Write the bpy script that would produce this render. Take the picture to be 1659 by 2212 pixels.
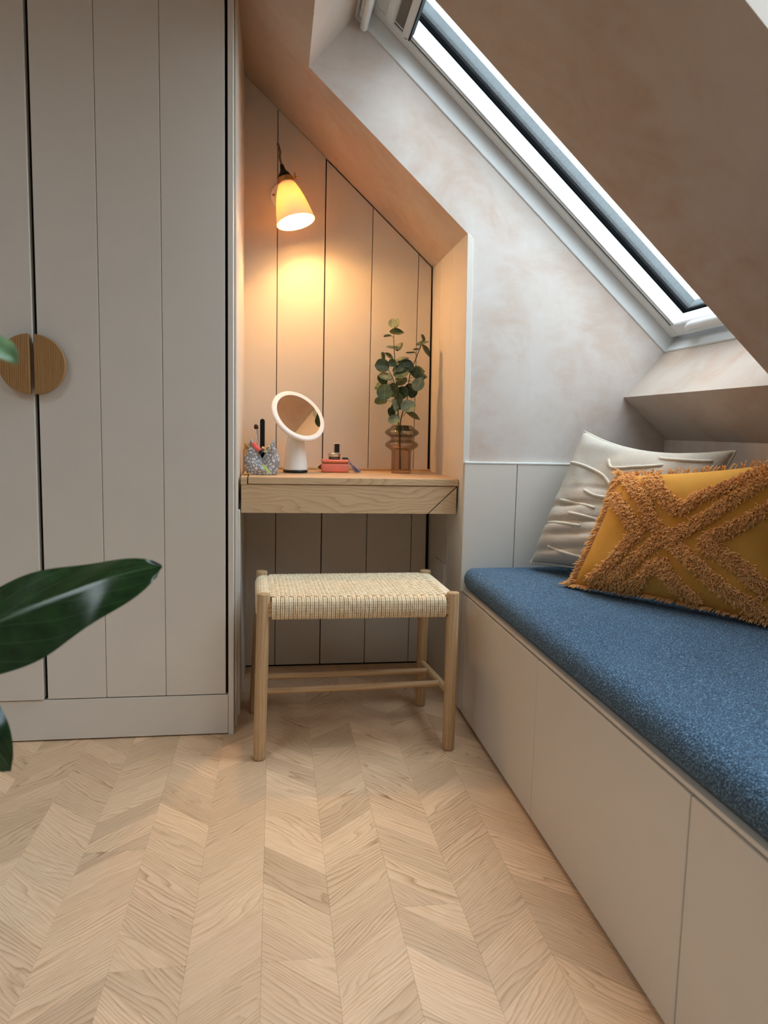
import bpy, bmesh, math, random
from mathutils import Vector, Matrix, noise
random.seed(7)
PI = math.pi
for o in list(bpy.data.objects):
    bpy.data.objects.remove(o, do_unlink=True)
SC = bpy.context.scene
COL = SC.collection

# ------------------------------------------------------------------ camera
FPX = 1573.12
yaw, pitch, roll = [math.radians(a) for a in (8.6161, -6.4671, 1.3136)]
fw = Vector((math.sin(yaw)*math.cos(pitch), math.cos(yaw)*math.cos(pitch), math.sin(pitch)))
rt = Vector((math.cos(yaw), -math.sin(yaw), 0)); up = rt.cross(fw)
r2 = rt*math.cos(roll)+up*math.sin(roll); u2 = up*math.cos(roll)-rt*math.sin(roll)
cd = bpy.data.cameras.new('camera'); cam = bpy.data.objects.new('camera', cd); COL.objects.link(cam)
M = Matrix((r2, u2, -fw)).transposed().to_4x4(); M.translation = Vector((0, 0, .92)); cam.matrix_world = M
cd.sensor_fit = 'VERTICAL'; cd.sensor_height = 24; cd.lens = 24*FPX/2212; cd.clip_start = .02
cd.dof.use_dof = True; cd.dof.focus_distance = 2.25; cd.dof.aperture_fstop = 4.0
SC.camera = cam

# ------------------------------------------------------------------ sky and exposure
W = bpy.data.worlds.new('overcast_sky'); SC.world = W; W.use_nodes = True
wn = W.node_tree; wn.nodes.clear()
wo = wn.nodes.new('ShaderNodeOutputWorld'); bg = wn.nodes.new('ShaderNodeBackground')
tc = wn.nodes.new('ShaderNodeTexCoord'); nz = wn.nodes.new('ShaderNodeTexNoise'); rp = wn.nodes.new('ShaderNodeValToRGB')
nz.inputs['Scale'].default_value = 3.2; nz.inputs['Detail'].default_value = 6
rp.color_ramp.elements[0].position = .38; rp.color_ramp.elements[0].color = (.60, .79, 1.0, 1)
rp.color_ramp.elements[1].position = .62; rp.color_ramp.elements[1].color = (.93, .97, 1.0, 1)
wn.links.new(tc.outputs['Generated'], nz.inputs['Vector']); wn.links.new(nz.outputs['Fac'], rp.inputs['Fac'])
sx = wn.nodes.new('ShaderNodeSeparateXYZ'); mz = wn.nodes.new('ShaderNodeMath'); mz.operation = 'MAXIMUM'; mz.inputs[1].default_value = 0
ma = wn.nodes.new('ShaderNodeMath'); ma.operation = 'MULTIPLY_ADD'; ma.inputs[1].default_value = .7; ma.inputs[2].default_value = .6   # overcast: brighter overhead
wn.links.new(tc.outputs['Generated'], sx.inputs[0]); wn.links.new(sx.outputs['Z'], mz.inputs[0]); wn.links.new(mz.outputs[0], ma.inputs[0])
mm = wn.nodes.new('ShaderNodeVectorMath'); mm.operation = 'SCALE'; wn.links.new(rp.outputs['Color'], mm.inputs[0]); wn.links.new(ma.outputs[0], mm.inputs['Scale'])
wn.links.new(mm.outputs[0], bg.inputs['Color']); wn.links.new(bg.outputs['Background'], wo.inputs['Surface'])
SKY = 3.3
bg.inputs['Strength'].default_value = SKY
vs = SC.view_settings
vs.view_transform = 'Standard'; vs.look = 'None'; vs.gamma = 1; vs.exposure = 1.33; vs.use_curve_mapping = False

# portals only tell the renderer where daylight enters (they give off no light of their own)
for yc in (.59, 1.8985):
    ld = bpy.data.lights.new('skylight_portal', 'AREA'); ld.shape = 'RECTANGLE'; ld.size = 1.30; ld.size_y = .64; ld.cycles.is_portal = True
    lo = bpy.data.objects.new('skylight_portal', ld); COL.objects.link(lo)
    k_ = math.hypot(1, .8918); ux = Vector((1, 0, -.8918))/k_; wz = Vector((.8918, 0, 1))/k_
    Mx = Matrix((ux, wz.cross(ux), wz)).transposed().to_4x4(); Mx.translation = Vector((0, yc, 2.0484))+ux*.8175+wz*.372; lo.matrix_world = Mx
ld = bpy.data.lights.new('added_rooflight_portal', 'AREA'); ld.shape = 'RECTANGLE'; ld.size = .75; ld.size_y = 1.3; ld.cycles.is_portal = True  # daylight portal for the added, unseen rooflight
lo = bpy.data.objects.new('added_rooflight_portal', ld); COL.objects.link(lo)
lo.matrix_world = Matrix.Translation((-1.275, .05, 2.53))

# ------------------------------------------------------------------ shader helpers
def srgb(r, g, b):
    f = lambda c: c/12.92 if c <= .04045 else ((c+.055)/1.055)**2.4
    return (f(r/255), f(g/255), f(b/255), 1)
class NT:
    def __init__(s, name):
        s.m = bpy.data.materials.new(name); s.m.use_nodes = True; s.t = s.m.node_tree; s.t.nodes.clear()
        s.out = s.n('OutputMaterial')
    def n(s, typ, **k):
        nd = s.t.nodes.new('ShaderNode'+typ)
        for a, v in k.items(): setattr(nd, a, v)
        return nd
    def put(s, sock, v):
        if hasattr(v, 'is_linked') or hasattr(v, 'node'): s.t.links.new(v, sock)
        else: sock.default_value = v
    def math(s, op, a, b=None, c=None):
        nd = s.n('Math', operation=op)
        for i, v in enumerate((a, b, c)):
            if v is not None: s.put(nd.inputs[i], v)
        return nd.outputs[0]
    def vmul(s, v, xyz):
        nd = s.n('VectorMath', operation='MULTIPLY'); s.put(nd.inputs[0], v); nd.inputs[1].default_value = xyz; return nd.outputs[0]
    def noise(s, v, scale=1, detail=2, rough=.5, dist=0, out='Fac'):
        nd = s.n('TexNoise'); s.put(nd.inputs['Vector'], v)
        nd.inputs['Scale'].default_value = scale; nd.inputs['Detail'].default_value = detail
        nd.inputs['Roughness'].default_value = rough; nd.inputs['Distortion'].default_value = dist
        return nd.outputs[out]
    def ramp(s, f, *st):
        nd = s.n('ValToRGB'); e = nd.color_ramp.elements
        while len(e) < len(st): e.new(.5)
        for q, (p, c) in zip(e, st): q.position = p; q.color = c if len(c) == 4 else (*c, 1)
        s.put(nd.inputs['Fac'], f); return nd.outputs['Color']
    def mix(s, f, a, b, mode='MIX'):
        nd = s.n('Mix', data_type='RGBA', blend_type=mode)
        s.put(nd.inputs[0], f); s.put(nd.inputs[6], a); s.put(nd.inputs[7], b); return nd.outputs[2]
    def pos(s): return s.n('NewGeometry').outputs['Position']
    def uv(s, nm='UVMap'): return s.n('UVMap', uv_map=nm).outputs['UV']
    def bump(s, h, st=.3, d=.002):
        nd = s.n('Bump'); nd.inputs['Strength'].default_value = st; nd.inputs['Distance'].default_value = d
        s.put(nd.inputs['Height'], h); return nd.outputs['Normal']
    def bsdf(s, col, rough=.5, spec=.5, metal=0, normal=None, **k):
        b = s.n('BsdfPrincipled'); s.put(b.inputs['Base Color'], col); s.put(b.inputs['Roughness'], rough)
        b.inputs['Specular IOR Level'].default_value = spec; b.inputs['Metallic'].default_value = metal
        if normal is not None: s.put(b.inputs['Normal'], normal)
        for a, v in k.items(): s.put(b.inputs[a], v)
        s.t.links.new(b.outputs[0], s.out.inputs[0]); return b
MATS = {}
def plain(name, rgb, rough=.5, spec=.4, metal=0, var=.05, scale=40, bump=0):
    t = NT(name); p = t.pos(); n = t.noise(p, scale, 3)
    c = srgb(*rgb); lo = tuple(q*(1-var) for q in c[:3])+(1,); hi = tuple(min(1, q*(1+var)) for q in c[:3])+(1,)
    t.bsdf(t.ramp(n, (.3, lo), (.7, hi)), rough, spec, metal, t.bump(n, bump, .001) if bump else None)
    MATS[name] = t.m; return t.m
def oak(name, light, mid, dark, uvtone=True, freq=62, amp=6.5, rough=.48, tone=.19):
    t = NT(name); uv = t.uv(); sp = t.n('SeparateXYZ'); t.put(sp.inputs[0], uv)
    n1 = t.noise(t.vmul(uv, (2.0, 9.0, 1)), 1, 2.5, .45)
    n3 = t.noise(t.vmul(uv, (5.0, 46.0, 1)), 1, 2, .5)
    ph = t.math('ADD', t.math('MULTIPLY', sp.outputs['Y'], freq), t.math('ADD', t.math('MULTIPLY', n1, amp*2), t.math('MULTIPLY', n3, .9)))
    fr = t.math('FRACT', ph)
    late = t.math('POWER', fr, 3.2)
    drop = t.math('MULTIPLY', t.math('GREATER_THAN', fr, .96), .5)
    ring = t.math('SUBTRACT', late, drop)
    pores = t.noise(t.vmul(uv, (26, 760, 1)), 1, 3, .65)
    fib = t.noise(t.vmul(uv, (7, 230, 1)), 1, 3, .6)
    strong = t.noise(t.vmul(uv, (1.3, 5, 1)), 1, 1, .5)
    amt = t.math('MULTIPLY', ring, t.math('MULTIPLY_ADD', strong, 1.45, -.14))
    amt = t.math('ADD', amt, t.math('ADD', t.math('MULTIPLY', t.math('SUBTRACT', pores, .5), .9), t.math('MULTIPLY', t.math('SUBTRACT', fib, .38), .8)))
    c = t.ramp(amt, (0, srgb(*light)), (.45, srgb(*mid)), (1, srgb(*dark)))
    if uvtone:
        w = t.n('TexWhiteNoise', noise_dimensions='2D'); t.put(w.inputs['Vector'], t.uv('Tone'))
        v = t.math('MULTIPLY_ADD', w.outputs['Value'], tone*2, 1-tone)
        cc = t.n('CombineXYZ')
        t.put(cc.inputs[0], v); t.put(cc.inputs[1], t.math('MULTIPLY_ADD', v, 1.04, -.04)); t.put(cc.inputs[2], t.math('MULTIPLY_ADD', v, 1.1, -.1))
        vm = t.n('VectorMath', operation='MULTIPLY'); t.put(vm.inputs[0], c); t.put(vm.inputs[1], cc.outputs[0]); c = vm.outputs[0]
    h = t.math('SUBTRACT', t.math('MULTIPLY', pores, -.5), t.math('MULTIPLY', ring, .4))
    t.bsdf(c, t.math('MULTIPLY_ADD', pores, .15, rough-.07), .35, 0, t.bump(h, .07, .0005))
    MATS[name] = t.m; return t.m
oak('oak_floor', (226, 190, 154), (207, 167, 129), (150, 108, 72), True, 110, 8.5)
oak('oak_desk', (206, 174, 137), (194, 160, 122), (172, 136, 98), False, 80, 10)
oak('oak_stool', (198, 164, 124), (178, 142, 100), (142, 104, 66), False, 90, 3)
oak('oak_knob', (172, 130, 80), (150, 108, 62), (112, 76, 40), False, 170, 1.0)
plain('paint', (218, 209, 197), .42, .35, var=.012, scale=9)
plain('paint_dark', (52, 46, 40), .7, .1)
plain('window_white', (220, 221, 220), .32, .5, var=.01)
plain('white_gloss', (240, 238, 234), .25, .5, var=.01)
plain('black', (14, 13, 13), .35, .5)
plain('gasket_black', (16, 16, 17), 1.0, 0)
plain('black_matt', (20, 19, 19), .7, .2)
plain('cladding', (74, 77, 79), .9, .05, 0)
plain('brass', (190, 150, 90), .28, .5, 1.0)
plain('silver', (225, 222, 216), .32, .5, 1.0)
plain('darksilver', (110, 106, 106), .16, .5, 1.0)
plain('mirror', (235, 235, 235), .01, .5, 1.0, var=0)
plain('coral', (236, 132, 112), .45, .4, var=.04, scale=200, bump=.1)
plain('pink_lining', (238, 116, 104), .7, .1, var=.12, scale=120)
plain('zip_grey', (166, 178, 178), .5, .3, var=.06, scale=400)
plain('lime', (196, 214, 132), .6, .3)
plain('mint', (190, 220, 210), .6, .3)
plain('lavender', (142, 134, 160), .8, .1, var=.25, scale=600)
plain('bead_green', (38, 78, 66), .25, .5)
plain('handle_wood', (216, 176, 128), .5, .3)
plain('bristle', (72, 52, 40), .9, .1, var=.3, scale=900)
plain('cream_bead', (232, 204, 150), .6, .3)
plain('cream_cord', (216, 205, 189), .95, .05, var=.08, scale=300, bump=.3)
plain('cord', (128, 112, 88), .8, .1, var=.15, scale=900)
plain('terracotta', (150, 92, 66), .8, .2, var=.12, scale=30, bump=.2)
plain('soil', (48, 36, 28), .95, .05, var=.4, scale=150, bump=.6)
plain('stem_green', (104, 104, 62), .6, .3)
plain('stem_brown', (84, 68, 46), .8, .2)
plain('blind_cloth', (120, 116, 112), .9, .1, var=.04, scale=300)
plain('highlight_white', (222, 220, 214), .4, .4, var=.01)  # highlight on the dado's top edge, put into the colour
def plaster(name, k):
    t = NT(name); p = t.pos()
    a = t.noise(p, 2.3, 5, .55, .7); b = t.noise(p, 7, 4, .6, 1.5); c3 = t.noise(t.vmul(p, (6, 6, 14)), 3, 5, .65)
    f = t.math('ADD', t.math('MULTIPLY', a, .6), t.math('ADD', t.math('MULTIPLY', b, .3), t.math('MULTIPLY', c3, .12)))
    c = t.ramp(f, *[(q, srgb(*[v*m for v, m in zip(col, k)])) for q, col in ((.36, (190, 168, 152)), (.45, (199, 181, 168)), (.52, (204, 191, 181)), (.64, (209, 200, 193)))])
    t.bsdf(c, .62, .25, 0, t.bump(f, .12, .004)); MATS[name] = t.m
plaster('plaster', (1, 1, 1))
plaster('plaster_shaded', (.93, .90, .87))     # same plaster, with the ceiling's shade put into its colour
def boucle():
    t = NT('blue_boucle'); p = t.pos()
    v = t.n('TexVoronoi'); v.inputs['Scale'].default_value = 330; t.put(v.inputs['Vector'], t.vmul(p, (1, 1.25, 1)))
    n = t.noise(p, 260, 3); n2 = t.noise(p, 5, 2)
    h = t.math('SUBTRACT', t.math('MULTIPLY', n, .9), v.outputs['Distance'])
    c = t.ramp(h, (0, srgb(40, 64, 86)), (.2, srgb(126, 170, 204)), (.45, srgb(182, 212, 234)))
    c = t.mix(t.math('MULTIPLY', n2, .25), c, srgb(116, 156, 188))
    t.bsdf(c, .95, .08, 0, t.bump(h, .9, .004), **{'Sheen Weight': .15}); MATS['blue_boucle'] = t.m
boucle()
def knit():
    t = NT('cream_knit'); uv = t.uv(); sp = t.n('SeparateXYZ'); t.put(sp.inputs[0], uv)
    k = 2*PI/.0060
    x = t.math('MULTIPLY', sp.outputs['X'], k); y = t.math('MULTIPLY', sp.outputs['Y'], k*1.5)
    zz = t.math('SINE', t.math('ADD', y, t.math('MULTIPLY', t.math('SINE', x), 1.3)))
    h = t.math('ADD', t.math('MULTIPLY', zz, .5), t.math('MULTIPLY', t.math('SINE', t.math('MULTIPLY', x, 2)), .3))
    n = t.noise(uv, 300, 2)
    hh = t.math('ADD', h, n)
    c = t.ramp(t.math('MULTIPLY_ADD', hh, .33, .25), (.1, srgb(184, 171, 154)), (.7, srgb(222, 211, 196)))
    t.bsdf(c, .95, .05, 0, t.bump(hh, .5, .0020)); MATS['cream_knit'] = t.m
knit()
def mustard():
    t = NT('mustard_cloth'); p = t.pos(); n = t.noise(p, 900, 2); b = t.noise(p, 9, 3)
    c = t.ramp(t.math('ADD', t.math('MULTIPLY', n, .4), t.math('MULTIPLY', b, .6)), (.3, srgb(196, 134, 50)), (.7, srgb(216, 158, 76)))
    t.bsdf(c, .9, .1, 0, t.bump(n, .25, .001)); MATS['mustard_cloth'] = t.m
    t = NT('mustard_tuft'); w = t.noise(t.pos(), 160, 3)
    t.bsdf(t.ramp(w, (.25, srgb(214, 144, 76)), (.75, srgb(255, 204, 138))), .95, .05); MATS['mustard_tuft'] = t.m
mustard()
def papercord():
    t = NT('paper_cord'); uv = t.uv(); sp = t.n('SeparateXYZ'); t.put(sp.inputs[0], uv)
    w = t.math('SINE', t.math('ADD', t.math('MULTIPLY', sp.outputs['X'], 2*PI/.0075), t.math('MULTIPLY', sp.outputs['Y'], 2*PI)))
    n = t.noise(t.pos(), 60, 2)
    c = t.ramp(t.math('ADD', t.math('MULTIPLY', w, .10), n), (.2, srgb(226, 198, 156)), (.75, srgb(253, 236, 206)))
    t.bsdf(c, .75, .15, 0, t.bump(w, .35, .0008)); MATS['paper_cord'] = t.m
papercord()
def bagcloth():
    t = NT('bag_print'); p = t.pos(); q = t.vmul(p, (1, .45, 1))
    v = t.n('TexVoronoi', feature='DISTANCE_TO_EDGE'); v.inputs['Scale'].default_value = 92; t.put(v.inputs['Vector'], q)
    v2 = t.n('TexVoronoi'); v2.inputs['Scale'].default_value = 78; t.put(v2.inputs['Vector'], q)
    n = t.noise(p, 180, 2)
    m = t.math('GREATER_THAN', t.math('ADD', v.outputs['Distance'], t.math('MULTIPLY', n, .12)), .20)
    m = t.math('MULTIPLY', m, t.math('GREATER_THAN', n, .38))
    c = t.mix(m, srgb(140, 133, 128), srgb(204, 199, 200))
    t.bsdf(c, .8, .15); MATS['bag_print'] = t.m
bagcloth()
def shade_mat():
    t = NT('porcelain'); d = t.n('BsdfDiffuse'); d.inputs[0].default_value = (.85, .82, .76, 1)
    tr = t.n('BsdfTranslucent'); tr.inputs[0].default_value = (.95, .64, .30, 1)
    g = t.n('BsdfGlossy'); g.inputs[1].default_value = .25; g.inputs[0].default_value = (1, 1, 1, 1)
    n = t.noise(t.pos(), 20, 2)
    m = t.n('MixShader'); t.put(m.inputs[0], t.math('MULTIPLY_ADD', n,   .03, .115))
    t.t.links.new(d.outputs[0], m.inputs[1]); t.t.links.new(tr.outputs[0], m.inputs[2])
    m2 = t.n('MixShader'); m2.inputs[0].default_value = .04
    t.t.links.new(m.outputs[0], m2.inputs[1]); t.t.links.new(g.outputs[0], m2.inputs[2]); t.t.links.new(m2.outputs[0], t.out.inputs[0])
    MATS['porcelain'] = t.m
    t = NT('bulb'); e = t.n('Emission'); e.inputs[0].default_value = (1, .56, .22, 1); e.inputs[1].default_value = BULB
    t.t.links.new(e.outputs[0], t.out.inputs[0]); MATS['bulb'] = t.m
BULB = 245
shade_mat()
def glassy(name, col, gl=.08, grad=None, rf=.3):
    t = NT(name); tr = t.n('BsdfTransparent'); g = t.n('BsdfGlossy'); g.inputs[1].default_value = .03
    if grad:
        sp = t.n('SeparateXYZ'); t.put(sp.inputs[0], t.pos())
        f = t.math('DIVIDE', t.math('SUBTRACT', sp.outputs['Z'], grad[0]), grad[1]-grad[0])
        t.put(tr.inputs[0], t.ramp(f, (0, col), (.55, col), (1, grad[2])))
    else:
        n = t.noise(t.pos(), 4, 1); t.put(tr.inputs[0], t.ramp(n, (0, col), (1, tuple(min(1, c*1.01) for c in col[:3])+(1,))))
    lw = t.n('Fresnel'); lw.inputs['IOR'].default_value = 1.45
    m = t.n('MixShader'); t.put(m.inputs[0], t.math('MULTIPLY_ADD', lw.outputs[0], rf, gl*.1))
    t.t.links.new(tr.outputs[0], m.inputs[1]); t.t.links.new(g.outputs[0], m.inputs[2]); t.t.links.new(m.outputs[0], t.out.inputs[0])
    MATS[name] = t.m
glassy('pane_glass', (.94, .97, .97, 1))
glassy('smoke_glass', (.87, .80, .74, 1), .1, (.765, .937, (.74, .76, .73, 1)), .55)
glassy('clear_glass', (.95, .88, .74, 1))
def leafmat(name, a, b, rough=.45, trans=.15, veins=True):
    t = NT(name); uv = t.uv(); sp = t.n('SeparateXYZ'); t.put(sp.inputs[0], uv)
    n = t.noise(t.pos(), 60, 3)
    ay = t.math('ABSOLUTE', sp.outputs['Y'])
    mid = t.math('LESS_THAN', ay, .03)
    vv = t.math('SINE', t.math('MULTIPLY', t.math('SUBTRACT', sp.outputs['X'], t.math('MULTIPLY', ay, .5)), 34))
    vein = t.math('MULTIPLY', t.math('GREATER_THAN', vv, .965), .25) if veins else 0.0
    c = t.ramp(n, (.3, srgb(*a)), (.7, srgb(*b)))
    lightc = tuple(min(1, q*1.9+.03) for q in srgb(*b)[:3])+(1,)
    c = t.mix(t.math('MAXIMUM', t.math('MULTIPLY', mid, .6), vein), c, lightc)
    bs = t.bsdf(c, rough, .45); bs.inputs['Subsurface Weight'].default_value = 0
    tr = t.n('BsdfTranslucent'); t.put(tr.inputs[0], c); m = t.n('MixShader'); m.inputs[0].default_value = trans
    t.t.links.new(bs.outputs[0], m.inputs[1]); t.t.links.new(tr.outputs[0], m.inputs[2]); t.t.links.new(m.outputs[0], t.out.inputs[0])
    MATS[name] = t.m
leafmat('euc_leaf', (62, 78, 50), (104, 118, 84), .5)
leafmat('euc_leaf_dark', (44, 58, 34), (70, 86, 56), .45)
leafmat('euc_leaf_pale', (112, 128, 100), (146, 156, 128), .5)
leafmat('rubber_leaf', (22, 44, 20), (34, 62, 28), .22, .08)
leafmat('rubber_leaf_young', (88, 124, 84), (128, 160, 116), .3, .3)

# ------------------------------------------------------------------ mesh helpers
WLOC = {}
class MB:
    def __init__(s): s.v = []; s.f = []; s.uv = {}
    def add(s, vs, fs, uvs=None):
        b = len(s.v); s.v += [Vector(p) for p in vs]
        for i, f in enumerate(fs):
            if uvs: s.uv[len(s.f)] = [uvs[k] for k in f] if not isinstance(uvs, dict) else uvs[i]
            s.f.append([b+k for k in f])
        return s
    def box(s, x, y, z, bev=0, grain=None, seg=1):
        (x0, x1), (y0, y1), (z0, z1) = x, y, z
        bm = bmesh.new(); bmesh.ops.create_cube(bm, size=1)
        for v in bm.verts: v.co = Vector((x0+(v.co.x+.5)*(x1-x0), y0+(v.co.y+.5)*(y1-y0), z0+(v.co.z+.5)*(z1-z0)))
        if bev: bmesh.ops.bevel(bm, geom=list(bm.edges), offset=bev, segments=seg, affect='EDGES', profile=.5)
        s.frombm(bm, grain); return s
    def frombm(s, bm, grain=None, xf=None):
        bm.verts.index_update(); b = len(s.v)
        s.v += [(xf @ v.co) if xf else v.co.copy() for v in bm.verts]
        for f in bm.faces: s.f.append([b+v.index for v in f.verts])
        bm.free(); return s
    def prism(s, poly, d, inset=0, drop=0):
        """poly: list of 3D points (planar); d: extrude vector"""
        n = len(poly); d = Vector(d); p = [Vector(q) for q in poly]
        s.add(p+[q+d for q in p], [list(range(n))[::-1], list(range(n, 2*n))]+[[i, (i+1) % n, n+(i+1) % n, n+i] for i in range(n)]); return s
    def lathe(s, prof, O, d=(0, 0, 1), seg=32, caps=(True, True), a0=0, sweep=2*PI):
        O = Vector(O); d = Vector(d).normalized()
        t = Vector((1, 0, 0)) if abs(d.x) < .9 else Vector((0, 1, 0))
        a = (t-d*t.dot(d)).normalized(); b = d.cross(a); vs = []; fs = []; uvs = []
        L = 0; pr = None
        for r, h in prof:
            if pr: L += math.hypot(r-pr[0], h-pr[1])
            pr = (r, h)
            for k in range(seg):
                g = a0+sweep*k/seg; vs.append(O+d*h+(a*math.cos(g)+b*math.sin(g))*r); uvs.append((L, r*sweep*min(k, seg-k)/seg))
        for i in range(len(prof)-1):
            for k in range(seg):
                k2 = (k+1) % seg; fs.append([i*seg+k, i*seg+k2, (i+1)*seg+k2, (i+1)*seg+k])
        if caps[0]: fs.append(list(range(seg))[::-1])
        if caps[1]: fs.append([(len(prof)-1)*seg+k for k in range(seg)])
        return s.add(vs, fs, uvs)
    def tube(s, pts, r, seg=8, caps=True, flat=None):
        pts = [Vector(p) for p in pts]; n = len(pts); rs = r if isinstance(r, (list, tuple)) else [r]*n
        vs = []; uvs = []; fs = []; nrm = None; L = 0
        for i in range(n):
            t = (pts[min(i+1, n-1)]-pts[max(i-1, 0)]).normalized()
            if nrm is None:
                q = Vector((0, 0, 1)) if abs(t.z) < .9 else Vector((1, 0, 0)); nrm = (q-t*q.dot(t)).normalized()
            else:
                nrm = (nrm-t*nrm.dot(t)); nrm = nrm.normalized() if nrm.length > 1e-6 else Vector((1, 0, 0))
            b = t.cross(nrm)
            if i: L += (pts[i]-pts[i-1]).length
            for k in range(seg):
                g = 2*PI*k/seg; vs.append(pts[i]+(nrm*math.cos(g)+b*math.sin(g))*rs[i]); uvs.append((L, k/seg if flat is None else rs[i]*2*PI*min(k, seg-k)/seg))
        for i in range(n-1):
            for k in range(seg):
                k2 = (k+1) % seg; fs.append([i*seg+k, i*seg+k2, (i+1)*seg+k2, (i+1)*seg+k])
        if caps: fs += [list(range(seg))[::-1], [(n-1)*seg+k for k in range(seg)]]
        return s.add(vs, fs, uvs)
    def grid(s, fn, nu, nv, uvfn=None, wrapu=False):
        vs = []; uvs = []
        for j in range(nv+1):
            for i in range(nu+1):
                a, b = i/nu, j/nv; vs.append(fn(a, b)); uvs.append(uvfn(a, b) if uvfn else (a, b))
        fs = [[j*(nu+1)+i, j*(nu+1)+i+1, (j+1)*(nu+1)+i+1, (j+1)*(nu+1)+i] for j in range(nv) for i in range(nu)]
        return s.add(vs, fs, uvs)
    def build(s, name, mat, parent=None, smooth=None, grain=None, origin=None, fixn=True, tone=False):
        L = WLOC[parent.name] if parent else (origin if origin is not None else s.base())
        me = bpy.data.meshes.new(name); me.from_pydata([tuple(v-L) for v in s.v], [], s.f)
        uvl = me.uv_layers.new(name='UVMap')
        if s.uv:
            for p in me.polygons:
                u = s.uv.get(p.index)
                if u:
                    for li, q in zip(p.loop_indices, u): uvl.data[li].uv = q
        if grain is not None:
            ro = random.uniform(0, 40); rv = random.uniform(0, 40)
            for p in me.polygons:
                n = p.normal
                for li in p.loop_indices:
                    c = me.vertices[me.loops[li].vertex_index].co
                    o = [i for i in range(3) if i != grain]
                    v = c[o[0]]+c[o[1]]*.7
                    uvl.data[li].uv = (c[grain]+ro, v+rv)
        me.materials.append(MATS[mat]); me.validate(); 
        if fixn:
            bm = bmesh.new(); bm.from_mesh(me); bmesh.ops.recalc_face_normals(bm, faces=bm.faces); bm.to_mesh(me); bm.free()
        if smooth:
            me.polygons.foreach_set('use_smooth', [True]*len(me.polygons))
            if smooth is not True: me.set_sharp_from_angle(angle=math.radians(smooth))
        o = bpy.data.objects.new(name, me); COL.objects.link(o)
        if parent: o.parent = parent; WLOC[o.name] = L
        else: o.location = L; WLOC[o.name] = L
        return o
    def base(s):
        xs = [v.x for v in s.v]; ys = [v.y for v in s.v]; zs = [v.z for v in s.v]
        return Vector(((min(xs)+max(xs))/2, (min(ys)+max(ys))/2, min(zs)))
def tag(o, label, cat, group=None, kind=None):
    o['label'] = label; o['category'] = cat
    if group: o['group'] = group
    if kind: o['kind'] = kind
    return o
def thing(name, loc, label, cat, group=None, kind=None):
    o = bpy.data.objects.new(name, None); COL.objects.link(o); o.location = loc; o.empty_display_size = .05
    WLOC[o.name] = Vector(loc); return tag(o, label, cat, group, kind)
def B(x, y, z, bev=0, seg=1): return MB().box(x, y, z, bev, None, seg)
def spline(pts, n=8):
    P = [Vector(p) for p in pts]; out = []
    for i in range(len(P)-1):
        p0, p1, p2, p3 = P[max(i-1, 0)], P[i], P[i+1], P[min(i+2, len(P)-1)]
        for k in range(n):
            t = k/n; out.append(.5*((2*p1)+(p2-p0)*t+(2*p0-5*p1+4*p2-p3)*t*t+(3*p1-p0-3*p2+p3)*t**3))
    return out+[P[-1]]

# ------------------------------------------------------------------ room dimensions (metres)
A_, B_ = 2.0484, .8918          # slope: z = A - B x
NR = math.hypot(1, B_); UD = Vector((1, 0, -B_))/NR; WD = Vector((B_, 0, 1))/NR
def SL(u, v, w): return Vector((0, v, A_))+UD*u+WD*w
def zs(x): return A_-B_*x
YF, YB, YW = 2.269, 2.76, 2.14
XL = -.112                       # niche left face
def XR(z): return .606-.0148*z   # niche right face leans slightly
XK = 1.2806                      # knee wall

# ------------------------------------------------------------------ floor
floor = B((-2.3, 1.45), (-1.5, 2.9), (-.12, -.0125)).build('floor', 'paint_dark')
tag(floor, 'pale oak chevron parquet floor of the attic room', 'floor', kind='structure')
def clip(poly, ax, val, keep_gt):
    out = []
    for i in range(len(poly)):
        p, q = poly[i], poly[(i+1) % len(poly)]
        a = (p[ax]-val) if keep_gt else (val-p[ax]); b = (q[ax]-val) if keep_gt else (val-q[ax])
        if a >= 0: out.append(p)
        if (a >= 0) != (b >= 0):
            t = a/(a-b); out.append((p[0]+(q[0]-p[0])*t, p[1]+(q[1]-p[1])*t))
    return out
CW = .1278
joints = {0: [1.178], -2: [1.185], -1: [1.873, .5], 1: [2.02], 2: [1.295], 3: [1.9, .7], -3: [1.55], -4: [1.2, 1.98], -5: [1.8], -6: [2.05]}
allp = []
for k in range(-17, 5):
    x0 = -.0178+CW*k; x1 = x0+CW; dy = .118*(-1 if k % 2 == 0 else 1)
    js = sorted(joints.get(k, [random.uniform(-.5, 2.2)])+[-1.4, 3.2])
    for a, b in zip(js[:-1], js[1:]):
        y = a-.2-random.uniform(0, .08)
        while y < b+.2:
            h = random.choice((.085, .105, .12, .14, .165))*random.uniform(.92, 1.08)
            p = [(x0, y-dy/2), (x1, y+dy/2), (x1, y+h+dy/2), (x0, y+h-dy/2)]
            y += h
            for ax, val, g in ((1, a, True), (1, b, False), (0, .64, False), (1, 2.765, False), (1, -1.4, True)):
                if p: p = clip(p, ax, val, g)
            if len(p) >= 3:
                ar = abs(sum(p[i][0]*p[(i+1) % len(p)][1]-p[(i+1) % len(p)][0]*p[i][1] for i in range(len(p))))/2
                if ar > 1e-5: allp.append((p, math.atan2(dy, CW)))
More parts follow.
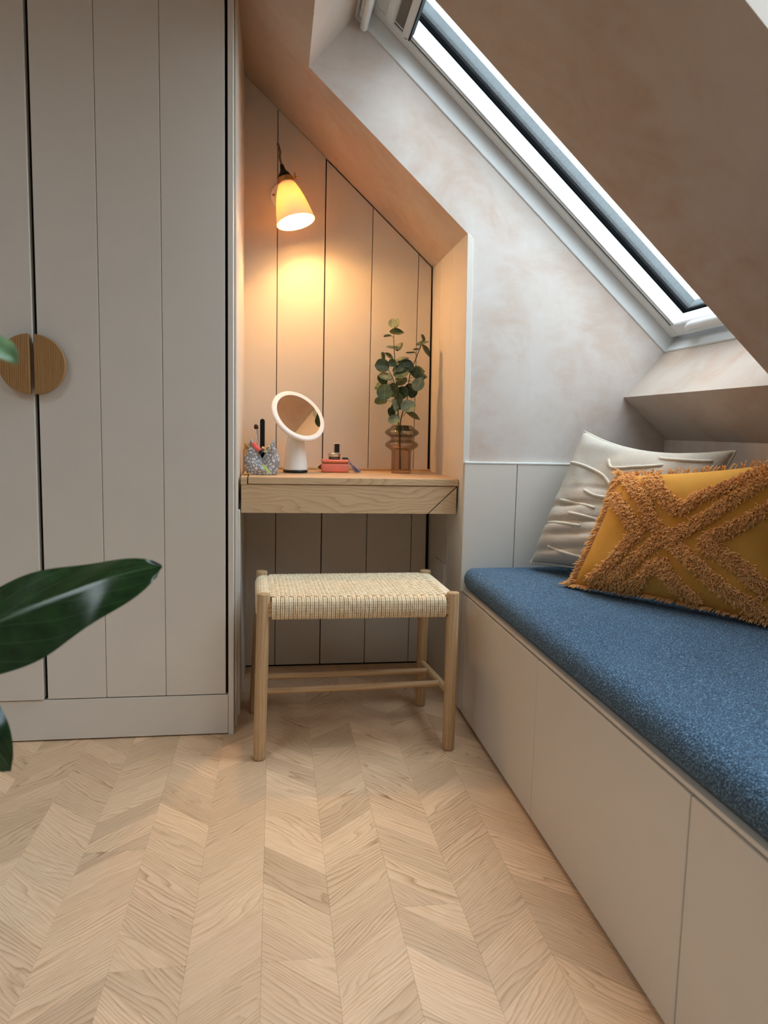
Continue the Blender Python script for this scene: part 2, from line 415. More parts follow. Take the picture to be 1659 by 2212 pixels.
def plank_geo(p, ang):
    cx = sum(q[0] for q in p)/len(p); cy = sum(q[1] for q in p)/len(p)
    def ins(d): return [(q[0]+(cx-q[0])*d/max(1e-6, math.hypot(cx-q[0], cy-q[1])), q[1]+(cy-q[1])*d/max(1e-6, math.hypot(cx-q[0], cy-q[1]))) for q in p]
    zj = random.uniform(-.0002, .0002)
    a, b = ins(.0001), ins(.0006); n = len(p)
    vs = [(*q, -.012) for q in a]+[(*q, -.0004+zj) for q in a]+[(*q, zj) for q in b]
    fs = [[i, (i+1) % n, n+(i+1) % n, n+i] for i in range(n)]+[[n+i, n+(i+1) % n, 2*n+(i+1) % n, 2*n+i] for i in range(n)]+[[2*n+i for i in range(n)]]
    ro = (random.uniform(0, 60), random.uniform(0, 60)); ca, sa = math.cos(ang), math.sin(ang)
    uv = [((q[0]*ca+q[1]*sa)+ro[0], (-q[0]*sa+q[1]*ca)+ro[1]) for q in vs]
    return vs, fs, uv
def plank_obj(name, plist, kind=None):
    mb = MB(); tones = []
    for p, ang in plist:
        vs, fs, uv = plank_geo(p, ang); mb.add(vs, fs, uv); tones += [(random.uniform(0, 50), random.uniform(0, 50))]*len(fs)
    o = mb.build(name, 'oak_floor', floor, fixn=False)
    tl = o.data.uv_layers.new(name='Tone')
    for pl in o.data.polygons:
        for li in pl.loop_indices: tl.data[li].uv = tones[pl.index]
    if kind: o['kind'] = kind
vis, rest = [], []
for p, a in allp:
    cx = sum(q[0] for q in p)/len(p); cy = sum(q[1] for q in p)/len(p)
    ok = cy > .93 and cx > -.40*cy+.02 and not (cy > 2.22 and cx < -.15)
    (vis if ok else rest).append((p, a, cy))
vis.sort(key=lambda q: q[2])
rest += vis[300:]; vis = vis[:300]
for p, a, _ in vis: plank_obj('plank', [(p, a)])
plank_obj('plank_field', [(p, a) for p, a, _ in rest], 'stuff')

# ------------------------------------------------------------------ walls and ceilings
mb = MB()
poly = [(XR(.3)+.0195, .3), (XK+.005, .3), (XK+.005, zs(XK))]
poly += [(SL(1.512, 0, 0).x, SL(1.512, 0, 0).z), (SL(1.512, 0, .2).x, SL(1.512, 0, .2).z), (SL(.123, 0, .2).x, SL(.123, 0, .2).z), (SL(.123, 0, 0).x, SL(.123, 0, 0).z), (XR(1.5)+.0195, zs(XR(1.5)+.0195))]
mb.prism([(x, YF, z) for x, z in poly], (0, .0035, 0))
wb = mb.build('wall_back', 'plaster'); tag(wb, 'bare pink plaster wall beside the skylight above the bench', 'wall', kind='structure')
# slope with two openings
us = [-.56, .123, 1.512, 1.84]; vsx = [-1.5, .22, .96, 1.528, YF+.004, 2.9]
mb = MB()
def cell(u0, u1, v0, v1):
    P = [SL(u0, v0, 0), SL(u1, v0, 0), SL(u1, v1, 0), SL(u0, v1, 0)]
    mb.prism(P, WD*.2)
cell(us[0], us[1], vsx[0], vsx[5]); cell(us[2], us[3], vsx[0], vsx[5])
for a, b in ((0, 1), (2, 3), (4, 5)): cell(us[1], us[2], vsx[a], vsx[b])
sl = mb.build('ceiling', 'plaster_shaded', fixn=False); tag(sl, 'sloping bare plaster attic ceiling cut by two skylights', 'ceiling', kind='structure')
mb = MB()
for x0, x1, y0, y1 in ((-2.3, -1.65, -1.5, 2.9), (-.90, -.33, -1.5, 2.9), (-1.65, -.90, -1.5, -.60), (-1.65, -.90, .70, 2.9)): mb.box((x0, x1), (y0, y1), (2.345, 2.45))  # opening left for the added rooflight
o = mb.build('ceiling', 'plaster'); tag(o, 'flat plaster ceiling strip above the wardrobe', 'ceiling', kind='structure')
o = B((XK, XK+.12), (-1.5, 2.9), (-.1, zs(XK)+.01)).build('wall_right', 'plaster'); tag(o, 'low plaster knee wall behind the cushions', 'wall', kind='structure')
o = B((-2.4, -2.3), (-1.5, 2.9), (-.1, 2.45)).build('wall_left', 'plaster'); tag(o, 'plaster wall at the far left of the room', 'wall', kind='structure')
mb = MB().prism([(-2.4, -1.5, -.1), (1.4, -1.5, -.1), (1.4, -1.5, zs(1.4)), (-.33, -1.5, 2.345), (-.33, -1.5, 2.6), (-2.4, -1.5, 2.6)], (0, -.1, 0))
o = mb.build('wall_front', 'plaster'); tag(o, 'plaster wall behind the viewer', 'wall', kind='structure')

w4 = thing('added_rooflight', (-1.275, .05, 2.45), 'added unseen rooflight in the ceiling to the left of the viewer', 'window', kind='structure')  # unseen opening, added to brighten the wardrobe and bench fronts
RX0, RX1, RY0, RY1 = -1.65, -.90, -.60, .70
for x0, x1, y0, y1 in ((RX0-.06, RX0, RY0-.06, RY1+.06), (RX1, RX1+.06, RY0-.06, RY1+.06), (RX0, RX1, RY0-.06, RY0), (RX0, RX1, RY1, RY1+.06)):
    B((x0, x1), (y0, y1), (2.45, 2.52), .002).build('frame', 'window_white', w4)
B((RX0, RX1), (RY0, RY1), (2.495, 2.503)).build('pane', 'pane_glass', w4)

# niche: panelled back
nb = MB().prism([(-2.4, 2.776, -.1), (1.42, 2.776, -.1), (1.42, 2.776, zs(1.42)+.2), (-.5, 2.776, zs(-.5)+.2), (-2.4, 2.776, 2.5)], (0, .08, 0)).build('wall_niche', 'paint_dark')
tag(nb, 'greige tongue-and-groove panelled back of the dressing niche', 'wall', kind='structure')
gx = [XL-.02, .005, .1776, .3528, .528]
def board_prism(x0, x1a, x1b, z0, gap):
    # right edge from x1a (bottom) to x1b (top)
    y0 = YB
    return [(x0, y0, z0), (x1a, y0, z0), (x1b, y0, zs(x1b)-gap), (x0, y0, zs(x0)-gap)]
def bev_prism(poly, d, ch=.0012):
    bm = bmesh.new(); vs = [bm.verts.new(p) for p in poly]; f = bm.faces.new(vs)
    r = bmesh.ops.extrude_face_region(bm, geom=[f]); bmesh.ops.translate(bm, verts=[v for v in r['geom'] if isinstance(v, bmesh.types.BMVert)], vec=d)
    bmesh.ops.recalc_face_normals(bm, faces=bm.faces)
    bmesh.ops.bevel(bm, geom=list(bm.edges), offset=ch, segments=1, affect='EDGES')
    return MB().frombm(bm)
for i in range(5):
    x0 = gx[i]+.0012; gap = .0008 if i < 2 else .006
    if i == 2: x0 += .0014
    if i < 4: a = b = gx[i+1]-.0012
    else: a, b = XR(0)-.016, XR(1.5)-.006
    bev_prism(board_prism(x0, a, b, .006, gap), (0, .014, 0)).build('board', 'paint', nb)
# niche right lining: three boards, leaning face
nr = MB().prism([(XR(0)+.008, YB+.02, 0), (.622, YB+.02, 0), (.622, YB+.02, zs(.622)), (XR(1.5)+.008, YB+.02, zs(.59)-.004)], (0, -(YB+.02-YF-.004), 0)).build('wall_niche_right', 'paint_dark')
tag(nr, 'greige panelled right side of the dressing niche', 'wall', kind='structure')
for (ya, yb) in ((YF-.007, 2.4535), (2.4555, 2.6315), (2.6335, YB+.012)):
    zt = zs(XR(1.52))-.0015
    P = [(XR(0), ya, .004), (XR(0), yb, .004), (XR(1.52), yb, zt), (XR(1.52), ya, zt)]
    bm = bmesh.new(); vs_ = [bm.verts.new(p) for p in P]; f = bm.faces.new(vs_)
    r = bmesh.ops.extrude_face_region(bm, geom=[f])
    for v in r['geom']:
        if isinstance(v, bmesh.types.BMVert): v.co.x += .019; v.co.z = min(v.co.z, zs(v.co.x)-.0015)
    bmesh.ops.recalc_face_normals(bm, faces=bm.faces)
    bmesh.ops.bevel(bm, geom=list(bm.edges), offset=.0008, segments=1, affect='EDGES')
    MB().frombm(bm).build('board', 'paint', nr)
# niche left lining
o = MB().prism([(XL, 2.20, 0), (XL, YB, 0), (XL, YB, zs(XL)), (XL, 2.20, zs(XL))], (-.004, 0, 0)).build('wall_niche_left', 'paint')
tag(o, 'greige lining on the left side of the dressing niche', 'wall', kind='structure')
o = B((XL-.002, XL+.006), (2.285, YB), (.0, .66), .0012).build('trim_1', 'paint'); tag(o, 'narrow painted lining strip under the desk', 'trim', kind='structure')
# panelling above the bench
wp = B((.616, XK), (YF-.006, YF+.002), (.40, .815)).build('wall_bench', 'paint_dark'); tag(wp, 'dado of wide greige boards along the end of the bench', 'wall', kind='structure')
for x0, x1 in ((.5985, .7705), (.7725, .9465), (.9485, 1.1225), (1.1245, XK)):
    B((x0, x1), (YF-.016, YF-.004), (.405, .8175), .001).build('board', 'paint', wp)
o = B((.5975, XK), (YF-.0175, YF+.001), (.8175, .8245), .0015).build('highlight_strip', 'highlight_white'); tag(o, 'thin white strip painted as the lit top edge of the bench boards', 'trim', kind='structure')  # white strip stands in for light on the boards' top bevel

# ------------------------------------------------------------------ skylights
def slbox(mb, u, v, w, bev=.0015):
    bm = bmesh.new(); bmesh.ops.create_cube(bm, size=1)
    for q in bm.verts: q.co = SL(u[0]+(q.co.x+.5)*(u[1]-u[0]), v[0]+(q.co.y+.5)*(v[1]-v[0]), w[0]+(q.co.z+.5)*(w[1]-w[0]))
    if bev: bmesh.ops.bevel(bm, geom=list(bm.edges), offset=bev, segments=2, affect='EDGES')
    mb.frombm(bm); return mb
def skylight(name, v0, v1, label, blind):
    c = SL(.8, (v0+v1)/2, .2); t = thing(name, c, label, 'skylight', kind='structure')
    U0, U1 = .123, 1.512
    ring = lambda u0, u1, va, vb, w0, w1, th, bev=.0015: [((u0, u1), (vb-th, vb), (w0, w1), bev), ((u0, u1), (va, va+th), (w0, w1), bev), ((u1-th, u1), (va+th, vb-th), (w0, w1), bev), ((u0, u0+th), (va+th, vb-th), (w0, w1), bev)]
    def mk(nm, lst, mat, par=t):
        r = []
        for b in lst:
            r.append(slbox(MB(), *b).build(nm, mat, par, smooth=40))
        return r
    mk('frame', ring(U0-.045, U1+.045, v0-.045, v1+.045, .199, .28, .05), 'window_white')
    mk('frame', ring(U0-.045, U1+.045, v0-.045, v1+.045, .301, .345, .08), 'cladding')
    sash = mk('sash', ring(U0+.03, U1-.02, v0+.006, v1-.006, .246, .30, .044), 'window_white')
    # blind guide channels on the sash
    for va in (v0+.05, v1-.066):
        g = slbox(MB(), (U0+.08, U1-.066), (va, va+.016), (.247, .262), .001).build('guide_rail', 'window_white', t)
        slbox(MB(), (U0+.08, U1-.066), (va+.0065, va+.0095), (.2455, .2475), 0).build('slot', 'cladding', g)
    mk('inner_sash', ring(U0+.074, U1-.060, v0+.0655, v1-.0655, .250, .297, .006, .001), 'window_white')
    mk('gasket', ring(U0+.070, U1-.056, v0+.0625, v1-.0625, .297, .328, .012, .001), 'gasket_black')
    slbox(MB(), (U0+.06, U1-.05), (v0+.052, v1-.052), (.3035, .3075), 0).build('pane', 'pane_glass', t)
    mk('cladding', ring(U0+.055, U1-.045, v0+.044, v1-.044, .328, .358, .02, .003), 'cladding')
    mk('cladding', ring(U0+.045, U1-.035, v0+.030, v1-.030, .345, .36, .03, .003), 'cladding')
    # vent flap handle along the lower sash, opening bar along the top
    hp = [SL(1.468, v1-.14, .243), SL(1.462, v1-.155, .236), SL(1.452, v1-.19, .228), SL(1.449, v1-.24, .225), SL(1.449, v0+.24, .225), SL(1.452, v0+.19, .228), SL(1.468, v0+.14, .243)]
    MB().tube(spline(hp, 5), .012, 10).build('vent_handle', 'window_white', t, smooth=True)
    for vv in (v0+.012, v1-.0115):
        MB().lathe([(.0005, 0), (.009, 0), (.0095, .002), (.006, .0025)], SL(1.478, vv+(.0115 if vv > v0+.1 else -.012), .222), (0, -1 if vv > v0+.1 else 1, 0), 20).build('screw_cover', 'cladding', t, smooth=40)
    MB().tube([SL(.163, v0+.02, .193), SL(.163, v1-.012, .193)], .012, 14).build('opening_bar', 'window_white', t, smooth=50)
    slbox(MB(), (.135, .152), (v0+.02, v1-.02), (.2, .26), .002).build('bar_mount', 'window_white', t)
    if blind:
        bl = thing('skylight_blind', SL(.24, (v0+v1)/2, .24), 'grey roller blind rolled up at the top of the skylight', 'blind')
        slbox(MB(), (.198, .228), (v0+.07, v1-.055), (.236, .262), .003).build('cassette', 'window_white', bl, smooth=40)
        slbox(MB(), (.228, .263), (v0+.07, v1-.06), (.249, .252), 0).build('cloth', 'blind_cloth', bl)
        b1 = slbox(MB(), (.262, .286), (v0+.068, v1-.058), (.238, .256), .003).build('bottom_rail', 'window_white', bl, smooth=40)
        slbox(MB(), (.286, .290), (v0+.068, v1-.058), (.240, .258), 0).build('seal', 'black_matt', b1)
        for uu in (.219, .277):
            slbox(MB(), (uu-.005, uu+.005), (v1-.06, v1-.050), (.240, .254), .002).build('end_cap', 'cladding', bl)
skylight('window_1', 1.528, YF, 'white framed skylight above the window seat', True)
skylight('window_2', .22, .96, 'second white framed skylight nearer the viewer, only its reveal edge showing', False)

# ------------------------------------------------------------------ wardrobe
wt = thing('wardrobe', (-.9, 2.45, 0), 'tall greige built-in wardrobe with tongue-and-groove doors', 'wardrobe')
WX0 = -2.28
B((-.1325, -.1175), (YW, 2.70), (.0, 2.135), .001).build('end_panel', 'paint', wt)
B((WX0, -.1335), (YW+.026, 2.74), (.0, 2.13)).build('carcass', 'paint_dark', wt)
B((WX0, -.1335), (YW, YW+.024), (.004, .1235), .001).build('plinth', 'paint', wt)
def wdoor(edges, dy, hx, label):
    d = B((edges[0], edges[-1]), (YW+.004+dy, YW+.022), (.1275, 2.125), .001).build('door', 'paint', wt)
    d['label'] = label
    for i in range(len(edges)-1):
        a = edges[i]+(.0009 if i else 0); b = edges[i+1]-(.0009 if i+1 < len(edges)-1 else 0)
        B((a, b), (YW+dy, YW+.006+dy), (.1265, 2.126), .0009).build('board', 'paint', d)
    if hx:
        sgn = hx[1]; pts = []
        for k in range(33):
            g = -PI/2+PI*k/32; pts.append((hx[0]+sgn*.0800*math.cos(g), 1.073+.0800*math.sin(g)))
        h = bev_prism([(x, YW-.030+dy, z) for x, z in pts], (0, .018, 0), .0012).build('handle', 'oak_knob', d, grain=2)
        h['label'] = 'half-round oak pull'
        bev_prism([(hx[0]+sgn*(.004+.04*(x-hx[0])/(.08*sgn)*1), YW-.013+dy, 1.073+(z-1.073)*.82) for x, z in pts], (0, .0135, 0), .0008).build('handle_spacer', 'black_matt', d)
wdoor([-.6410, -.4794, -.312, -.1405], 0, (-.6425, 1), 'narrow door of three wide vertical boards, right of the wooden pulls')
wdoor([-1.180, -1.0, -.826, -.6515], -.006, (-.6525, -1), 'door of wide vertical boards, left of the wooden pulls')
wdoor([-1.70, -1.53, -1.357, -1.184], 0, None, 'far left wardrobe door')
wdoor([-2.24, -2.06, -1.88, -1.705], 0, None, 'wardrobe door against the left wall')
o = B((WX0, -.1185), (YW+.05, YW+.07), (2.135, 2.345)).build('trim_3', 'paint'); tag(o, 'painted infill above the wardrobe up to the ceiling', 'trim', kind='structure')

# ------------------------------------------------------------------ desk
DZ, DY = .763, 2.31
dk = thing('dressing_table', (.24, 2.53, .65), 'oak floating dressing table fitted across the panelled niche', 'desk')
xl, xr = XL+.0075, XR(.763)-.0015
B((-.0815, xr), (DY, YB-.0025), (DZ-.0215, DZ), .0008).build('table_top', 'oak_desk', dk, grain=0)
p = B((xl, -.0855), (DY, YB-.0025), (DZ-.0235, DZ-.0005), .0008).build('top_strip', 'oak_desk', dk, grain=0)
p['label'] = 'short separate end strip of the desk top'
zb, zt = .6495, DZ-.0235
bev_prism([(xl+.0012, DY+.003, zb), (.494, DY+.003, zb), (xr-.006, DY+.003, zt), (xl+.0012, DY+.003, zt-.0)], (0, .02, 0), .0006).build('apron', 'oak_desk', dk, grain=0)
bev_prism([(.498, DY+.003, zb), (xr-.004, DY+.003, zb), (xr-.004, DY+.003, zt-.003)], (0, .02, 0), .0006).build('apron_corner', 'oak_desk', dk, grain=0)
B((-.090, -.077), (DY+.004, YB-.004), (zt-.012, zt-.0015)).build('gap_shade_strip', 'paint_dark', dk)  # dark strip added under the slit to make it read as shade
B((xl+.002, xr-.006), (DY+.03, YB-.003), (zb+.012, zb+.03)).build('drawer_floor', 'oak_desk', dk, grain=0)
B((XL+.008, XR(.77)-.002), (YB-.012, YB-.0005), (DZ+.0003, DZ+.0085), .0008).build('upstand', 'oak_desk', dk, grain=0)

# ------------------------------------------------------------------ bench
bt = thing('storage_bench', (.93, 1.2, 0), 'low greige built-in storage bench with flush doors under the window', 'bench')
XB = .6035
B((XB+.02, XK-.002), (-.6, YF-.018), (.0, .4045)).build('carcass', 'paint_dark', bt)
B((XB+.0005, XK-.002), (-.6, YF-.018), (.4045, .4128), .001).build('bench_top', 'paint', bt)
for i, (a, b, l) in enumerate(((2.192, YF-.0175, 'narrow filler panel at the niche end'), (1.5625, 2.189, 'bench door nearest the niche'), (.9327, 1.5595, 'middle bench door'), (.303, .9297, 'bench door nearest the viewer'), (-.327, .300, 'bench door out of view'))):
    d = B((XB, XB+.018), (a, b), (.014, .3992), .0012).build('door' if i else 'filler_panel', 'paint', bt); d['label'] = l
# seat cushion
bm = bmesh.new(); bmesh.ops.create_cube(bm, size=1)
for v in bm.verts: v.co = Vector((.600+(v.co.x+.5)*(XK-.003-.600), -.5+(v.co.y+.5)*(YF-.0195+.5), .4135+(v.co.z+.5)*.0755))
bmesh.ops.bevel(bm, geom=list(bm.edges), offset=.034, segments=7, affect='EDGES', profile=.5)
for k in range(3): bmesh.ops.subdivide_edges(bm, edges=[e for e in bm.edges if e.calc_length() > .07], cuts=1, use_grid_fill=True)
for v in bm.verts:
    q = v.co
    if q.z > .45:
        q.z += .004*noise.noise(Vector((q.x*4, q.y*3, 0)))+.003*math.sin(PI*min(1, max(0, (q.x-.6)/.66)))-.001
    q.x += .003*noise.noise(Vector((q.y*5, q.z*9, 3)))*(1 if q.x < .7 else 0)
mb = MB().frombm(bm); cu = mb.build('seat_cushion', 'blue_boucle', smooth=True)
tag(cu, 'long blue boucle seat cushion on the storage bench', 'cushion')

# ------------------------------------------------------------------ pillows
def surf_fn(C, thick, seed, pinch=.06, wr=.006, flip=1, sag=0, pw=.55, bk=.8):
    TL, TR, BR, BL = [Vector(c) for c in C]
    N = ((BL-TL).cross(TR-TL)).normalized()*flip
    def base(s, t):
        s2 = s*(1-pinch*(1-t*t)); t2 = t*(1-pinch*(1-s*s))-sag*(1-s*s)*max(0, t)**2; a = (s2+1)/2; b = (t2+1)/2
        return (TL*(1-a)+TR*a)*b+(BL*(1-a)+BR*a)*(1-b)
    def f(s, t, side=1, lift=0):
        s_, t_ = max(-1, min(1, s)), max(-1, min(1, t))
        e = max(0, (1-s_**4))*max(0, (1-t_**4)); h = thick*(e**pw)
        p = base(s, t); w = noise.noise(Vector((p.x*9+seed, p.y*9, p.z*9)))*wr+noise.noise(Vector((p.x*22, p.y*22+seed, p.z*22)))*wr*.4
        return p+N*(side*h*(1 if side > 0 else bk)+w*(e**.3)+lift)
    return f, N
def pillow(name, C, thick, mat, label, seed, n=72, wr=.006, extra=None, sag=0, pinch=.06, pw=.55, bk=.8):
    f, N = surf_fn(C, thick, seed, pinch, wr, 1, sag, pw, bk)
    if extra: g = lambda s, t, side: f(s, t, side)+N*(extra(s, t) if side > 0 else 0)
    else: g = f
    w = (Vector(C[1])-Vector(C[0])).length; h = (Vector(C[3])-Vector(C[0])).length
    mb = MB(); uvf = lambda a, b: (a*w, b*h)
    mb.grid(lambda a, b: g(a*2-1, b*2-1, 1), n, n, uvf); mb.grid(lambda a, b: g(a*2-1, b*2-1, -1), n, n, uvf)
    L = mb.base(); t = thing(name, L, label, 'pillow')
    c = mb.build('cover', mat, t, smooth=True, fixn=False)
    bm = bmesh.new(); bm.from_mesh(c.data); bmesh.ops.remove_doubles(bm, verts=bm.verts, dist=.0004); bmesh.ops.recalc_face_normals(bm, faces=bm.faces)
    for q in bm.faces: q.smooth = True
    for q in bm.verts: q.co.z = max(q.co.z, .4965-L.z)
    bm.to_mesh(c.data); bm.free()
    return t, g, N
CRC = [(.968, 2.195, .928), (1.205, 1.772, .884), (1.055, 1.80, .520), (.808, 2.185, .510)]
# horizontal folds where the pillow slumps
def cream_folds(s, t):
    r = 0
    for (t0, a, s0, w) in ((-.05, .012, -.6, .5), (-.30, .014, -.5, .6), (-.5, .010, -.4, .5), (.2, .008, -.1, .5), (-.72, .012, -.55, .4)):
        r -= a*math.exp(-((t-t0-.12*s)/.045)**2)*math.exp(-((s-s0)/w)**2)
    return r
cp, cg, cN = pillow('cream_pillow', CRC, .068, 'cream_knit', 'cream knitted pillow with raised cord lines leaning in the corner', 3.1, wr=.014, extra=cream_folds, sag=.14, pinch=.04, pw=.42)
def ridge(pts):
    P = []
    for (s, t) in spline([(a, b, 0) for a, b in pts], 6) if False else [(v.x, v.y) for v in spline([(a, b, 0) for a, b in pts], 7)]:
        P.append(cg(s, t, 1)+cN*.0005)
    n = len(P); MB().tube(P, [.0046 if 0 < i < n-1 else .0030 for i in range(n)], 8).build('cord_ridge', 'cream_cord', cp, smooth=True)
for pts in ([(-.93, .50), (-.6, .47), (-.3, .38), (-.1, .22)], [(-.32, .66), (-.2, .52), (.1, .58), (.42, .68)], [(-.80, -.08), (-.5, -.10), (-.18, -.14)],
            [(-.45, .10), (-.25, .04), (.05, .04)], [(-.9, -.42), (-.6, -.42), (-.28, -.43)], [(-.55, -.26), (-.3, -.28), (.0, -.30)], [(-.72, -.76), (-.4, -.84), (0, -.88)],
            [(.3, .82), (.6, .78), (.9, .80)]): ridge(pts)
P = []
for (s0, t0), (s1, t1) in (((-1, -1), (1, -1)), ((1, -1), (1, 1)), ((1, 1), (-1, 1)), ((-1, 1), (-1, -1))):
    for k in range(16): P.append(cg(s0+(s1-s0)*k/16, t0+(t1-t0)*k/16, 1))
MB().tube([Vector((q.x, q.y, max(q.z, .5005))) for q in P+[P[0]]], .0042, 8, False).build('seam', 'cream_cord', cp, smooth=True)
MUC = [(.945, 1.895, .806), (1.215, 1.475, .880), (1.125, 1.455, .496), (.826, 1.905, .494)]
mp, mg, mN = pillow('mustard_pillow', MUC, .066, 'mustard_cloth', 'mustard yellow pillow with shaggy tufted lattice bands, nearest on the bench', 8.4, wr=.005, bk=.3)
W_, H_ = (Vector(MUC[1])-Vector(MUC[0])).length, (Vector(MUC[3])-Vector(MUC[0])).length
TUFT_LINES = []
tuft = MB()
def strand(p, d, ln, r, rnd=1.0):
    d = d.normalized(); q = Vector((random.uniform(-1, 1), random.uniform(-1, 1), random.uniform(-1, 1)))*rnd
    pts = [p, p+d*ln*.45+q*ln*.08, p+d*ln*.8+q*ln*.22+Vector((0, 0, -ln*.12)), p+d*ln+q*ln*.36+Vector((0, 0, -ln*.28))]
    tuft.tube(pts, [r, r, r*.95, r*.55], 3, True)
def band(pts, width, dens):
    sp = [(v.x, v.y) for v in spline([(a, b, 0) for a, b in pts], 10)]
    for (a, b), (c, d) in zip(sp[:-1], sp[1:]):
        L = math.hypot((c-a)*W_/2, (d-b)*H_/2)
        if L < 1e-5: continue
        n = max(1, int(L*width*dens)); nx, ny = -(d-b), (c-a); nl = math.hypot(nx*W_/2, ny*H_/2)
        for _ in range(n):
            k = random.random(); o = random.uniform(-.5, .5)*width/nl
            s, t = a+(c-a)*k+nx*o, b+(d-b)*k+ny*o
            if abs(s) > .99 or abs(t) > .99: continue
            p = mg(s, t, 1)
            dirv = mN*random.uniform(.5, 1)+Vector((random.uniform(-.6, .6), random.uniform(-.6, .6), random.uniform(-.7, .4)))
            strand(p, dirv, random.uniform(.009, .0145), random.uniform(.0013, .0018))
DENS = 230000
for pts in ([(-.95, .97), (-.8, .9), (-.45, .48), (-.25, .12), (.07, -.21), (.33, -.45), (.58, -.69), (.8, -.82), (.96, -.94)],
            [(.95, .97), (.69, .73), (.39, .36), (.15, .05), (-.06, -.08), (-.26, -.37), (-.42, -.72), (-.6, -.93)],
            [(-.55, .95), (-.48, .86), (-.2, .51), (.01, .33), (.12, .5), (.37, .66), (.62, .91)],
            [(-.5, -.97), (-.25, -.86), (-.05, -.48), (.1, -.68), (.37, -.96)],
            [(.97, .5), (.79, .34), (.59, .1), (.34, -.12), (.58, -.3), (.73, -.41), (.97, -.66)],
            [(-.92, .6), (-.68, .36), (-.46, .08), (-.36, -.04), (-.46, -.24), (-.56, -.6), (-.75, -.9)]):
    band(pts, .032, DENS)
# fringe along the seams and the corner tassels
for k in range(900):
    e = random.choice('LLLTBBR'); q = random.uniform(-1, 1)
    s, t, od = {'L': (-.985, q, -1), 'T': (q, .985, 0), 'B': (q, -.985, 0), 'R': (.985, q, 1)}[e]
    p = mg(s, t, 1); out = {'L': Vector(MUC[0])-Vector(MUC[1]), 'R': Vector(MUC[1])-Vector(MUC[0]), 'T': Vector(MUC[0])-Vector(MUC[3]), 'B': Vector(MUC[3])-Vector(MUC[0])}[e].normalized()
    if e == 'B': out = (out+mN*.9); p = p+Vector((0, 0, .004))
    dv = out+Vector((random.uniform(-.5, .5), random.uniform(-.5, .5), random.uniform(-.3, .3)))+mN*.3
    if e == 'B': dv.z = max(dv.z, -.05)
    strand(p, dv, random.uniform(.014, .024), random.uniform(.0013, .0018), .7 if e != 'B' else .3)
for c, n in ((3, 90), (2, 60), (1, 40), (0, 40)):
    C0 = Vector(MUC[c]); ctr = sum((Vector(q) for q in MUC), Vector())/4; od = (C0-ctr).normalized()
    for k in range(n):
        p = C0-od*random.uniform(0, .03)+Vector((random.uniform(-.008, .008), random.uniform(-.008, .008), random.uniform(.0, .01)))
        dv = od+Vector((random.uniform(-.5, .5), random.uniform(-.5, .5), random.uniform(-.05, .25)))
        if c in (2, 3): dv.z = random.uniform(-.02, .12)
        strand(p, dv, random.uniform(.02, .036), .0015, .25)
for v in tuft.v: v.z = max(v.z, .4965)
tf = tuft.build('tufted_bands', 'mustard_tuft', mp, fixn=False); tf['kind'] = 'stuff'

# ------------------------------------------------------------------ stool
LEG = {'FL': ((-.0377, 1.9641), (-.0275, 1.985, .4656)), 'FR': ((.5042, 1.9762), (.5056, 1.985, .4637)), 'BR': ((.4887, 2.3188), (.4954, 2.325, .4615)), 'BL': ((-.0600, 2.3030), (-.0377, 2.313, .4645))}
st = thing('stool', (.23, 2.14, 0), 'oak stool with a woven cream paper-cord seat in front of the dressing table', 'stool')
def legpt(k, z):
    b, t = LEG[k]; f = z/t[2]; return Vector((b[0]+(t[0]-b[0])*f, b[1]+(t[1]-b[1])*f, z))
for k in LEG:
    b, t = Vector((*LEG[k][0], .0005)), Vector(LEG[k][1]); d = (t-b); L = d.length
    MB().lathe([(.0145, 0), (.0165, .002), (.0172, .01), (.0178, L*.5), (.0180, L-.004), (.0168, L-.001), (.0155, L)], b, d, 28).build('leg', 'oak_stool', st, smooth=40)
def rail(nm, p, q, r): 
    MB().tube([p+(q-p)*k/8 for k in range(9)], [r*(.92+.08*math.sin(PI*k/8)) for k in range(9)], 16, True, flat=1).build(nm, 'oak_stool', st, smooth=50)
rail('side_rung', legpt('FL', .160), legpt('BL', .150), .0115); rail('side_rung', legpt('FR', .168), legpt('BR', .148), .0115)
for f in (.29, .70):
    a = legpt('FL', .160)*(1-f)+legpt('BL', .150)*f; b = legpt('FR', .168)*(1-f)+legpt('BR', .148)*f
    rail('rung', a, b, .0098)
for a, b in (('FL', 'FR'), ('BL', 'BR'), ('FL', 'BL'), ('FR', 'BR')):
    p, q = legpt(a, .4215), legpt(b, .4215); d = (q-p).normalized(); n = Vector((-d.y, d.x, 0))*.012; zv = Vector((0, 0, .019))
    MB().prism([p-n-zv, p+n-zv, p+n+zv, p-n+zv], q-p).build('seat_rail', 'oak_stool', st, grain=0 if abs(d.x) > .5 else 1)
C00, C10, C11, C01 = [legpt(k, .45) for k in ('FL', 'FR', 'BR', 'BL')]
def SP(a, b, z, da=0, db=0):
    p = (C00*(1-a)+C10*a)*(1-b)+(C01*(1-a)+C11*a)*b
    return Vector((p.x+da, p.y+db, z))
NWP, NWF = 84, 26; ZC = .4490
def hgt(i, j): return 1 if ((i//2)+j) % 2 == 0 else -1
sag = lambda a, b: -.0025*math.sin(PI*a)*math.sin(PI*b)
A0, A1 = .047, .953; B0, B1 = .075, .925
warp = MB()
